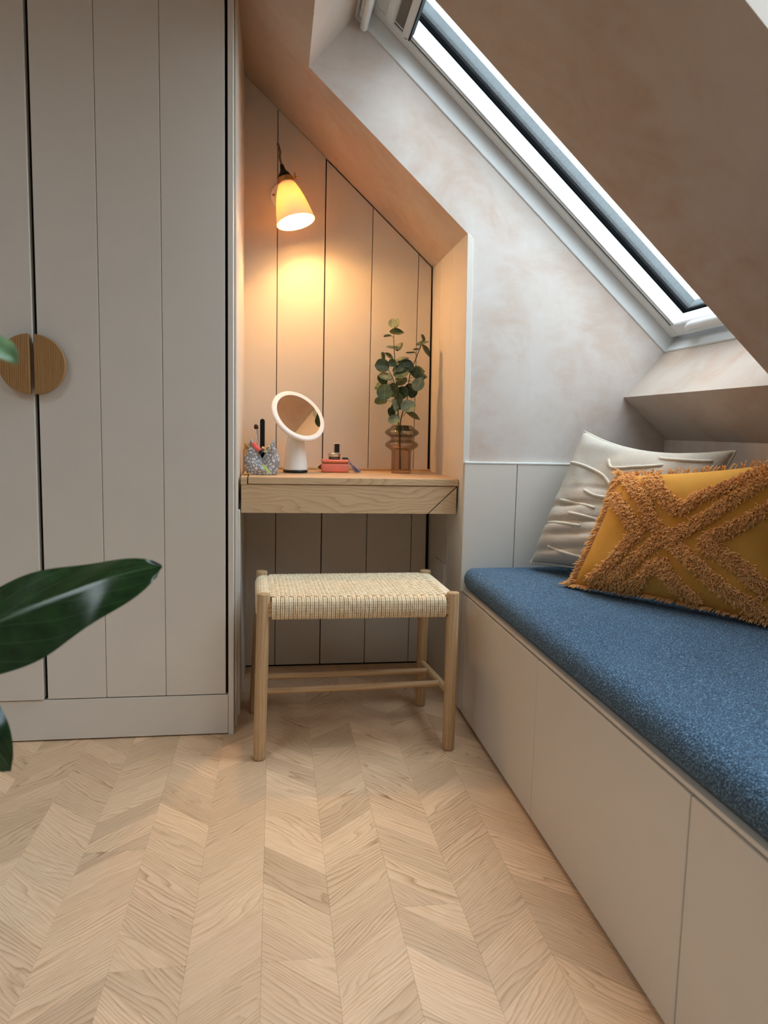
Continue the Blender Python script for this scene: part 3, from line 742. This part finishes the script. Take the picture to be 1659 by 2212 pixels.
for i in range(NWP):
    a = A0+(A1-A0)*(i+(.05 if i % 2 == 0 else -.05))/(NWP-1); j_ = random.uniform(-.0004, .0004)
    P = [SP(a, 0, .3975, 0, .012), SP(a, 0, .3965, 0, -.010), SP(a, 0, .402, 0, -.0165), SP(a, 0, .42, j_, -.0175), SP(a, 0, .440, 0, -.0165), SP(a, 0, .4485, 0, -.010), SP(a, 0, .4515, 0, .002)]
    for j in range(NWF):
        b = B0+(B1-B0)*j/(NWF-1); P.append(SP(a, b, ZC-.0022*hgt(i, j)+sag(a, b)))
    P += [SP(a, 1, .4515, 0, -.002), SP(a, 1, .4485, 0, .010), SP(a, 1, .440, 0, .0165), SP(a, 1, .402, 0, .0165), SP(a, 1, .3965, 0, .010)]
    warp.tube(P, .0029, 5)
w = warp.build('cord_warp', 'paper_cord', st, smooth=True, fixn=False); w['kind'] = 'stuff'
weft = MB()
for j in range(NWF):
    b = B0+(B1-B0)*j/(NWF-1)
    P = [SP(0, b, .398, .012), SP(0, b, .397, -.010), SP(0, b, .405, -.018), SP(0, b, .436, -.018), SP(0, b, .447, -.012), SP(0, b, .4515, .000), SP(0, b, .452, .012)]
    for i in range(NWP):
        a = A0+(A1-A0)*i/(NWP-1); P.append(SP(a, b, ZC+.0030*hgt(i, j)+.0010+sag(a, b)))
    P += [SP(1, b, .452, -.012), SP(1, b, .4515, .0), SP(1, b, .447, .012), SP(1, b, .436, .018), SP(1, b, .405, .018), SP(1, b, .397, .010)]
    weft.tube(P, .0033, 6)
w = weft.build('cord_weft', 'paper_cord', st, smooth=True, fixn=False); w['kind'] = 'stuff'

# ------------------------------------------------------------------ wall lamp
lp = thing('wall_lamp', (.027, YB, 1.744), 'lit wall lamp with a tilted porcelain shade on the niche back', 'lamp')
ro = MB().lathe([(.049, 0), (.049, .003), (.046, .009), (.038, .012), (.0005, .0125)], (.027, YB-.0002, 1.744), (0, -1, 0), 48, (True, False)).build('wall_rose', 'white_gloss', lp, smooth=40)
for dx in (-.036, .036): MB().lathe([(.0045, 0), (.0045, .002), (.003, .0032), (.0005, .0034)], (.027+dx, YB-.0105, 1.744), (0, -1, 0), 14).build('screw', 'brass', ro, smooth=40)
SB, ST = Vector((.0668, 2.592, 1.614)), Vector((.0338, 2.612, 1.743)); sd = (ST-SB).normalized()
SLn = (ST-SB).length
outer = [(.0668, 0), (.0655, .004), (.0625, .02), (.0565, .05), (.049, .08), (.041, .105), (.0335, SLn-.012), (.0285, SLn)]
inner = [(r-.0035, h) for r, h in outer]
MB().lathe([(.0668, 0)]+outer[1:]+[(.0250, SLn)]+inner[::-1][1:]+[(.0640, 0)], SB, sd, 48, (False, False)).build('shade', 'porcelain', lp, smooth=50)
bp = SB+sd*.052
MB().lathe([(.0005, -.026), (.010, -.0245), (.018, -.018), (.0215, -.006), (.0205, .006), (.016, .018), (.012, .03), (.0118, .05)], bp, sd, 24, (False, True)).build('bulb', 'bulb', lp, smooth=True)
hold = MB().lathe([(.0225, SLn-.012), (.0275, SLn-.006), (.0285, SLn), (.0285, SLn+.017), (.0265, SLn+.019), (.012, SLn+.020)], SB, sd, 32).build('lamp_holder', 'brass', lp, smooth=35)
MB().lathe([(.0235, SLn+.019), (.0235, SLn+.024), (.019, SLn+.033), (.0105, SLn+.045), (.0075, SLn+.058), (.0065, SLn+.066)], SB, sd, 28).build('holder_cap', 'black', lp, smooth=50)
hc = SB+sd*(SLn+.010); side = Vector((.95, -.25, .0)); side = (side-sd*side.dot(sd)).normalized()
MB().tube([hc+side*.027, hc+side*.046], .0025, 10).build('clamp_screw', 'brass', hold, smooth=50)
MB().tube([hc+side*.036-sd*.004, hc+side*.036+sd*.018], .0022, 8).build('wing', 'brass', hold, smooth=50)
MB().tube([hc+Vector((0, .026, 0)), hc+Vector((-.002, .09, .002)), Vector((.027, YB-.010, 1.752))], .006, 12).build('arm', 'brass', lp, smooth=True)
ct = SB+sd*(SLn+.062)
MB().tube(spline([ct, ct+sd*.03, Vector((.012, YB-.055, 1.878)), Vector((.0060, YB-.022, 1.912)), Vector((.0044, YB-.004, 1.922)), Vector((.0044, YB+.002, 1.922))], 8), .0042, 10).build('flex', 'cord', lp, smooth=True)

# ------------------------------------------------------------------ wall socket low on the niche side
sk = thing('socket_plate', (XR(.42), 2.55, .42), 'painted switch plate low on the niche right side', 'socket')
B((XR(.42)-.006, XR(.42)+.0015), (2.479, 2.623), (.372, .451), .0015).build('plate', 'paint', sk)
B((XR(.42)-.009, XR(.42)-.005), (2.535, 2.565), (.40, .425), .0015).build('rocker', 'paint', sk)

# ------------------------------------------------------------------ things on the dressing table
# round mirror on a cone
mt = thing('vanity_mirror', (.0717, 2.565, DZ), 'round white tilted vanity mirror on a cone stand with black foot', 'mirror')
MB().lathe([(.036, .0003), (.0425, .002), (.0430, .006), (.0415, .0095), (.03, .0098)], (.0717, 2.565, DZ), (0, 0, 1), 40).build('foot', 'black', mt, smooth=40)
MB().lathe([(.0400, .0096), (.0425, .012), (.0415, .03), (.037, .07), (.031, .105), (.0265, .128), (.018, .137), (.0005, .139)], (.0717, 2.565, DZ), (0, 0, 1), 48, (True, False)).build('stand', 'white_gloss', mt, smooth=40)
MB().lathe([(.0042, 0), (.0042, .0015), (.003, .0028), (.0005, .003)], (.094, 2.5345, DZ+.046), (.55, -.8, .1), 16).build('button', 'white_gloss', mt, smooth=40)
mc = Vector((.0800, 2.540, .960)); mn = Vector((.44, -.70, .56)).normalized()
MB().lathe([(.0005, -.016), (.080, -.016), (.096, -.012), (.1015, -.004), (.1015, .001), (.0985, .0045), (.0845, .0045), (.0835, .0025), (.0005, .002)], mc, mn, 64, (False, False)).build('ring', 'white_gloss', mt, smooth=35)
MB().lathe([(.0005, .0031), (.0838, .0031)], mc, mn, 64, (False, False)).build('mirror_glass', 'mirror', mt, smooth=False)

# vase
VC = Vector((.4558, 2.618, DZ))
prof = [(.0350, .0003), (.0365, .003), (.0368, .012), (.0368, .080), (.040, .0845), (.056, .094), (.0615, .1015), (.058, .110), (.044, .119), (.0405, .1235), (.0405, .127), (.045, .132), (.059, .1405), (.0630, .1465), (.060, .153), (.045, .163), (.0335, .1735)]
vsm = []
for i in range(len(prof)-1):
    a, b = prof[i], prof[i+1]
    vsm += [(a[0]+(b[0]-a[0])*k/3, a[1]+(b[1]-a[1])*k/3) for k in range(3)]
vsm.append(prof[-1])
inn = [(max(.001, r-.003), max(h, .012)) for r, h in vsm if h > .008]
va = MB().lathe(vsm+[(.0305, .1735)]+inn[::-1]+[(.0005, .012)], VC, (0, 0, 1), 56, (True, False)).build('glass_vase', 'smoke_glass', smooth=50, origin=VC)
tag(va, 'smoky brown ribbed glass vase holding eucalyptus on the desk', 'vase')
# eucalyptus: three branches
LEAVES = [(0.41, 1.295, 0.0133, 0.78, 90), (0.427, 1.296, 0.0147, 0.5, 80), (0.424, 1.262, 0.0221, 0.53, 0), (0.394, 1.249, 0.0124, 0.43, 10), (0.416, 1.207, 0.023, 0.28, -5), (0.439, 1.214, 0.0153, 0.48, 60), (0.378, 1.179, 0.0124, 0.67, 100), (0.399, 1.178, 0.0171, 0.48, -35), (0.374, 1.143, 0.0221, 0.96, 0), (0.408, 1.154, 0.0124, 1.0, 0), (0.452, 1.171, 0.0221, 0.27, 12), (0.462, 1.146, 0.0236, 0.9, 0), (0.432, 1.147, 0.0133, 0.62, 90), (0.44, 1.118, 0.0242, 0.71, 20), (0.387, 1.104, 0.0212, 0.64, -15), (0.508, 1.133, 0.0221, 0.6, -5), (0.499, 1.124, 0.0162, 0.87, 90), (0.525, 1.112, 0.0147, 0.64, 0), (0.506, 1.082, 0.0212, 0.83, 70), (0.45, 1.091, 0.0183, 0.61, 40), (0.379, 1.077, 0.0177, 0.67, 15), (0.382, 1.051, 0.0242, 0.98, 90), (0.374, 1.02, 0.0192, 0.69, 10), (0.418, 1.061, 0.0221, 0.8, 90), (0.454, 1.053, 0.0206, 0.86, 70), (0.492, 1.054, 0.0177, 0.75, 70), (0.422, 1.006, 0.02, 0.62, 110), (0.47, 1.003, 0.0236, 0.78, 25), (0.414, 0.982, 0.0147, 0.9, 110), (0.423, 0.956, 0.0195, 0.73, 20), (0.489, 0.97, 0.0251, 0.41, -25), (0.521, 1.248, 0.0112, 0.68, 110), (0.52, 1.228, 0.0218, 0.27, 17), (0.53, 1.203, 0.023, 0.51, 125), (0.499, 1.207, 0.0094, 0.44, 10), (0.478, 1.194, 0.0147, 0.2, 5), (0.439, 1.029, 0.0183, 0.61, 90)]
DEPTH = [0, .005, -.012, .0, -.01, .008, .0, -.008, -.022, -.026, .01, -.008, .012, -.03, -.02, .012, -.012, .005, -.02, .0, .01, -.034, -.005, .004, .012, .008, -.02, -.026, .008, -.012, -.016, .0, -.006, -.01, .005, -.002, -.012]
MATI = 'ppddpdeeddpdpepedppepedeedppdpddpdpdep'
BR = {'main': [(.450, 2.612, .778), (.443, 2.612, .9392), (.4311, 2.61, 1.0552), (.4215, 2.61, 1.1701), (.416, 2.608, 1.2469), (.4174, 2.608, 1.289)],
      'right': [(.4545, 2.620, .778), (.4497, 2.618, .9452), (.4706, 2.617, 1.0274), (.4787, 2.615, 1.1145), (.5007, 2.615, 1.1787), (.5103, 2.613, 1.2078), (.5213, 2.612, 1.243)],
      'left': [(.4521, 2.604, .778), (.440, 2.603, .9391), (.4337, 2.602, 1.0118), (.4199, 2.60, 1.0895), (.3983, 2.596, 1.1291), (.3829, 2.594, 1.160)]}
BL = {'main': 'tallest eucalyptus branch in the smoky vase', 'right': 'eucalyptus branch in the vase leaning right towards the niche side', 'left': 'short eucalyptus branch in the vase leaning left'}
BT = {}
BPATH = {k: spline(v, 10) for k, v in BR.items()}
for k in BR:
    BT[k] = thing('eucalyptus_branch', BR[k][0], BL[k], 'branch', 'eucalyptus branches in the vase')
    n = len(BPATH[k]); MB().tube(BPATH[k], [.0021-.0010*i/n for i in range(n)], 8).build('stem', 'stem_brown' if k == 'right' else 'stem_green', BT[k], smooth=True)
random.seed(5)
for q in (8, 11, 13, 14, 16, 18, 19, 20, 23, 24, 25, 26, 36):
    x, z, r, a, g = LEAVES[q]; LEAVES.append((x+random.uniform(-.016, .016), z+random.uniform(-.02, .02), r*.85, random.uniform(.4, .9), random.uniform(0, 180))); DEPTH.append(DEPTH[q]+random.uniform(.015, .035)); MATI += random.choice('ded')
def disc_leaf(c, L, S, N, r, asp, mat, par, base, nr=6, ns=20):
    mb = MB(); vs = [c-N*.1*r]; uv = [(0.5, 0)]; fs = []
    for i in range(1, nr+1):
        for k in range(ns):
            g = 2*PI*k/ns; x = math.cos(g)*i/nr; y = math.sin(g)*i/nr*asp
            x2 = x*(1+.10*(x > 0)*(abs(y) < .2))
            z = .10*(x*x+y*y)-.1+.20*y*y/(abs(y)+.25)-.05*math.sin(3*g)*(i/nr)**3
            vs.append(c+L*(r*x2)+S*(r*y)+N*(r*z)); uv.append((x*.5+.5, y))
    for k in range(ns): fs.append([0, 1+(k+1) % ns, 1+k])
    for i in range(nr-1):
        for k in range(ns):
            a = 1+i*ns+k; b = 1+i*ns+(k+1) % ns; fs.append([a, b, b+ns, a+ns])
    mb.add(vs, fs, uv)
    tip = c-L*r*.96
    if (base-tip).length < .12:
        mid = (base+tip)/2+Vector((0, 0, -.003))
        mb.tube([base, mid, tip, tip+L*r*.3+N*(-.04*r)], [.0011, .0009, .0008, .0004], 5)
    return mb.build('leaf', mat, par, smooth=True, fixn=False)
for (x, z, r, ratio, ang), dy, ml in zip(LEAVES, DEPTH, MATI):
    c = Vector((x, 2.608+dy, z)); best = None
    for k, P in BPATH.items():
        for p in P[12:]:
            d = (p-c).length+max(0, (p.z-c.z))*.8
            if best is None or d < best[0]: best = (d, k, p)
    g = math.radians(ang); L = Vector((math.cos(g), 0, math.sin(g)))
    if L.dot(c-best[2]) < 0: L = -L
    S0 = Vector((-L.z, 0, L.x)); q = math.sqrt(max(0, 1-ratio*ratio)); sg = 1 if S0.z > 0 else -1
    S = S0*ratio+Vector((0, sg*q, 0)); N = L.cross(S).normalized()
    if N.y > 0: N = -N; S = -S
    disc_leaf(c, L, S, N, r*1.16, 1.0, {'p': 'euc_leaf_pale', 'd': 'euc_leaf_dark', 'e': 'euc_leaf'}[ml], BT[best[1]], best[2])

# makeup bag
bc = Vector((-.0405, 2.432, DZ+.0004))
bg_ = thing('makeup_bag', bc, 'grey pebble-print makeup bag gaping open at the front', 'bag')
def bag_pt(th, h, off=0):
    # profile: flat bottom, belly, narrowing to the zip
    if h < .08: k = .80+.2*(h/.08)**.5*.6
    else: k = .92+.13*math.sin(PI*min(1, (h-.08)/.62))-.26*max(0, (h-.42)/.58)**1.5
    fr = max(0, -math.sin(th)); bk = max(0, math.sin(th))
    top = .115*(1-.62*(1-abs(math.cos(th)))*(fr > 0)-.30*bk**2)
    z = h*top
    rx = .0555*k-off; ry = (.038*k*(1-.35*h))-off
    x = math.cos(th)*rx; y = math.sin(th)*ry
    if fr > 0: y += .016*fr**3*h          # front sinks in at the zip
    w = .0025*noise.noise(Vector((math.cos(th)*2.5, math.sin(th)*2.5, h*4)))
    return bc+Vector((x+w, y+w, z+off*(.3 if h > .5 else .6)))
mb = MB().grid(lambda a, b: bag_pt(2*PI*a, b), 60, 22); mb.add([bag_pt(2*PI*k/60, 0) for k in range(60)], [list(range(60))]); mb.build('body', 'bag_print', bg_, smooth=True)
MB().grid(lambda a, b: bag_pt(2*PI*a, b, .0022), 60, 22).build('lining', 'pink_lining', bg_, smooth=True, fixn=False)
rim = [bag_pt(2*PI*k/72, .985)+Vector((0, 0, .001)) for k in range(73)]
MB().tube(rim, .0032, 8, False).build('zip', 'zip_grey', bg_, smooth=True)
zp = bag_pt(-PI/2, 1.0)+Vector((0, -.004, -.002))
def tab(nm, p, d, ln, wd, mat):
    d = Vector(d).normalized(); s_ = d.cross(Vector((0, 1, 0))).normalized()*wd/2
    P = [p-s_, p+s_, p+s_+d*ln, p-s_+d*ln]; MB().prism(P, (0, .0016, 0)).build(nm, mat, bg_)
zf = Vector((zp.x, bc.y-.0315, zp.z-.002))
tab('zip_slider', zf+Vector((0, .004, .004)), (.1, -.35, -1), .012, .006, 'silver')
tab('pull_tab', zf+Vector((.002, -.003, -.006)), (.66, -.22, -.75), .036, .0085, 'lime')
tab('pull_tab', zf+Vector((-.001, -.0025, -.008)), (.2, -.30, -.9), .014, .010, 'mint')
# brush, file, lipstick and bead tie poking out of the bag
bu = thing('makeup_brush', (-.047, 2.437, .79), 'makeup brush with wooden handle standing in the grey bag', 'brush')
b0, b1 = Vector((-.0455, 2.438, .79)), Vector((-.0613, 2.430, .926)); bd = (b1-b0).normalized(); BLn = (b1-b0).length
MB().lathe([(.0035, 0), (.0042, .03), (.0036, BLn-.060)], b0, bd, 14).build('handle', 'handle_wood', bu, smooth=40)
MB().lathe([(.0038, BLn-.062), (.0044, BLn-.04), (.0060, BLn-.014)], b0, bd, 14).build('ferrule', 'silver', bu, smooth=40)
MB().lathe([(.0060, BLn-.014), (.0072, BLn-.008), (.0066, BLn-.003), (.003, BLn+.001), (.0004, BLn+.0015)], b0, bd, 14).build('bristles', 'bristle', bu, smooth=True)
pts = [(-.0480, .80), (-.0330, .80)]+[(-.0405-.0078+.0156/2+.0078*math.cos(g), .9378+.0078*math.sin(g)) for g in [PI*k/10 for k in range(11)]]
nf = bev_prism([(x, 2.442, z) for x, z in pts], (0, .004, 0), .0006).build('nail_file', 'black_matt'); tag(nf, 'tall black nail file with rounded end in the grey bag', 'nail file')
ls = thing('lipstick', (-.055, 2.425, .83), 'coral lipstick tube with black end lying in the open bag', 'lipstick')
MB().lathe([(.0075, 0), (.008, .001), (.008, .036), (.0075, .037)], (-.073, 2.428, .866), (.72, -.05, -.69), 18).build('tube', 'pink_lining', ls, smooth=40)
MB().lathe([(.0082, .035), (.0086, .036), (.0086, .046), (.0075, .047)], (-.073, 2.428, .866), (.72, -.05, -.69), 18).build('cap', 'black', ls, smooth=40)
ht = thing('beaded_hair_tie', (-.033, 2.43, .84), 'cream beaded hair tie spilling from the grey bag', 'hair tie')
random.seed(21)
for k in range(16):
    c = Vector((-.040+.026*random.random(), 2.428+random.uniform(-.008, .008), .838+.020*random.random()))
    MB().lathe([(.0004, -.0036), (.0026, -.0026), (.0038, 0), (.0026, .0026), (.0004, .0036)], c, (random.uniform(-1, 1), random.uniform(-1, 1), 1), 10, (False, False)).build('bead', 'cream_bead', ht, smooth=True)
# small gold-rimmed bottle between bag and wall
gb = thing('perfume_bottle', (-.0945, 2.475, DZ), 'slim gold-edged bottle squeezed between the bag and the wall', 'bottle')
B((-.1025, -.0845), (2.466, 2.484), (DZ+.0005, DZ+.082), .004, 2).build('bottle_glass', 'clear_glass', gb, smooth=40)
MB().lathe([(.007, .082), (.007, .098), (.0055, .1)], (-.0935, 2.475, DZ), (0, 0, 1), 16).build('cap', 'brass', gb, smooth=40)
for x in (-.1027, -.0843): B((x-.0008, x+.0008), (2.4655, 2.4675), (DZ+.0006, DZ+.082)).build('edge', 'brass', gb)
for k in range(5):
    c = Vector((-.098+.0065*k*.9, 2.375+.004*math.sin(k*2), DZ+.0036)); s = MB().lathe([(.0004, -.0034), (.0025, -.0024), (.0035, 0), (.0025, .0024), (.0004, .0034)], c, (0, 0, 1), 10, (False, False)).build('earring_stud', 'brass', smooth=True)
    tag(s, 'tiny gold bead beside the grey bag at the desk end', 'jewellery', 'gold beads at the desk end')

# coral jewellery box with things on top
jb = thing('jewellery_box', (.2142, 2.615, DZ), 'coral zipped jewellery box on the desk', 'jewellery box')
B((.1660, .2620), (2.588, 2.652), (DZ+.0005, DZ+.0325), .006, 3).build('box', 'coral', jb, smooth=40)
B((.1655, .2625), (2.5875, 2.6525), (DZ+.0350, DZ+.0460), .005, 3).build('lid', 'coral', jb, smooth=40)
B((.1675, .2605), (2.5885, 2.6515), (DZ+.0322, DZ+.0352), .001).build('zip', 'brass', jb)
cj = thing('cosmetic_jar', (.2112, 2.612, DZ+.046), 'small silver-lidded cosmetic jar on the coral box', 'jar')
MB().lathe([(.0195, .0004), (.0205, .002), (.0205, .010), (.019, .011)], (.2112, 2.612, DZ+.046), (0, 0, 1), 32).build('base', 'darksilver', cj, smooth=40)
MB().lathe([(.0215, .0102), (.0222, .0112), (.0222, .0215), (.0212, .0225), (.0005, .0226)], (.2112, 2.612, DZ+.046), (0, 0, 1), 32, (True, False)).build('lid', 'silver', cj, smooth=40)
pb = thing('cosmetic_tube', (.2195, 2.612, DZ+.0688), 'small square silver cosmetic standing on the round jar lid', 'cosmetic')
B((.2090, .2300), (2.605, 2.619), (DZ+.0690, DZ+.1040), .0015).build('case', 'silver', pb)
B((.2112, .2278), (2.6044, 2.6056), (DZ+.0715, DZ+.1020)).build('inlay', 'darksilver', pb)
for i, (x, y) in enumerate(((.243, 2.605), (.250, 2.609), (.256, 2.606), (.247, 2.616))):
    s = MB().lathe([(.0004, -.0044), (.0034, -.003), (.0048, 0), (.0034, .003), (.0004, .0044)], (x, y, DZ+.0506), (0, 0, 1), 12, (False, False)).build('bead', 'bead_green', smooth=True)
    tag(s, 'dark green bead resting on the coral box lid', 'bead', 'green beads on the coral box')
ta = thing('tassel', (.285, 2.60, DZ), 'lavender tassel trailing on the desk right of the coral box', 'tassel')
tp = Vector((.262, 2.606, DZ+.033))
MB().tube(spline([(.254, 2.612, DZ+.0495), (.2605, 2.6, DZ+.048), (.266, 2.592, DZ+.036)], 6), .0012, 6).build('loop', 'black', ta, smooth=True)
MB().lathe([(.003, 0), (.0048, .004), (.004, .010)], (.2652, 2.592, DZ+.038), (.55, -.0, -.83), 12).build('knot', 'lavender', ta, smooth=True)
tb = MB()
for k in range(70):
    a = Vector((.2695, 2.592, DZ+.031)); e = Vector((.285+.022*random.random(), 2.580+.028*random.random(), DZ+.0016+.006*random.random()))
    tb.tube([a, (a+e)/2+Vector((-.003, 0, .001+.006*random.random())), e], .0010, 4)
w = tb.build('strands', 'lavender', ta, fixn=False); w['kind'] = 'stuff'
cm = bev_prism([(.1535, 2.66, DZ+.016), (.176, 2.66, DZ+.002), (.176, 2.66, DZ+.036)], (0, .004, 0), .0006).build('compact', 'darksilver'); tag(cm, 'dark metallic compact corner peeking from behind the coral box', 'compact')
cm.location.z = DZ+.0008

# ------------------------------------------------------------------ foreground rubber plant
pl = thing('rubber_plant', (-.50, .80, 0), 'rubber plant in the left foreground with big glossy leaves', 'plant')
pot = MB().lathe([(.085, .0005), (.095, .004), (.118, .21), (.122, .214), (.122, .235), (.112, .235), (.106, .20), (.0005, .20)], (-.50, .80, 0), (0, 0, 1), 40, (True, False)).build('pot', 'terracotta', pl, smooth=40)
MB().lathe([(.104, .198), (.05, .203), (.0005, .204)], (-.50, .80, 0), (0, 0, 1), 24, (False, False)).build('soil', 'soil', pl, smooth=True)
SP_ = [(-.50, .80, .20), (-.495, .805, .45), (-.49, .80, .70), (-.485, .785, .95), (-.475, .76, 1.12)]
MB().tube(spline(SP_, 8), [.011-.006*k/32 for k in range(33)], 10).build('stem', 'stem_brown', pl, smooth=True)
def big_leaf(base, tip, up_, wid, fold, droop, mat, petiole=None, twist=0, tipcurl=0):
    base, tip = Vector(base), Vector(tip); ax = (tip-base); Ln = ax.length; ax.normalize()
    sd_ = ax.cross(Vector(up_)).normalized(); n = sd_.cross(ax).normalized()
    def f(a, b):
        t = a; s = b*2-1; w = wid*(max(0, math.sin(PI*t**1.1))**.62)*(1-.12*t)+.0004
        g = twist*(t-.5); S = sd_*math.cos(g)+n*math.sin(g); N = n*math.cos(g)-sd_*math.sin(g)
        arch = droop*(4*t*(1-t))-tipcurl*max(0, t-.75)**2*8
        return base+ax*(Ln*t)+N*arch+S*(s*w*math.cos(fold))+N*(abs(s)*w*math.sin(fold)+.004*math.sin(t*17+s*2)*abs(s))
    mb = MB().grid(f, 40, 16, lambda a, b: (a, b*2-1))
    lf = mb.build('leaf', mat, pl, smooth=True, fixn=False)
    if petiole: MB().tube(spline([petiole, (Vector(petiole)+base)/2+Vector((0, 0, .01)), base, f(.12, .5)], 5), .0032, 8).build('petiole', 'stem_green', pl, smooth=True)
    MB().tube([f(k/20*.97, .5)-n*.0012 for k in range(21)], [.0024*(1-k/22) for k in range(21)], 6).build('midrib', 'rubber_leaf_young', lf, smooth=True)
big_leaf((-.440, .84, .632), (-.131, .85, .765), (-.10, -.78, .62), .060, -.30, .012, 'rubber_leaf', (-.49, .80, .66), .5, .02)
big_leaf((-.44, .86, .60), (-.292, .84, .540), (.1, -.5, .86), .050, .25, .03, 'rubber_leaf', (-.494, .805, .56), 0, .05)
big_leaf((-.31, .60, 1.020), (-.188, .58, .962), (.1, -.35, .93), .022, .3, .01, 'rubber_leaf_young', (-.475, .76, 1.10), 0, 0)
big_leaf((-.56, .70, .75), (-.78, .60, .80), (0, -.3, .95), .055, .3, .02, 'rubber_leaf', (-.49, .80, .72))
big_leaf((-.54, .86, .85), (-.72, 1.0, .90), (0, -.3, .95), .05, .3, .02, 'rubber_leaf', (-.487, .79, .85))
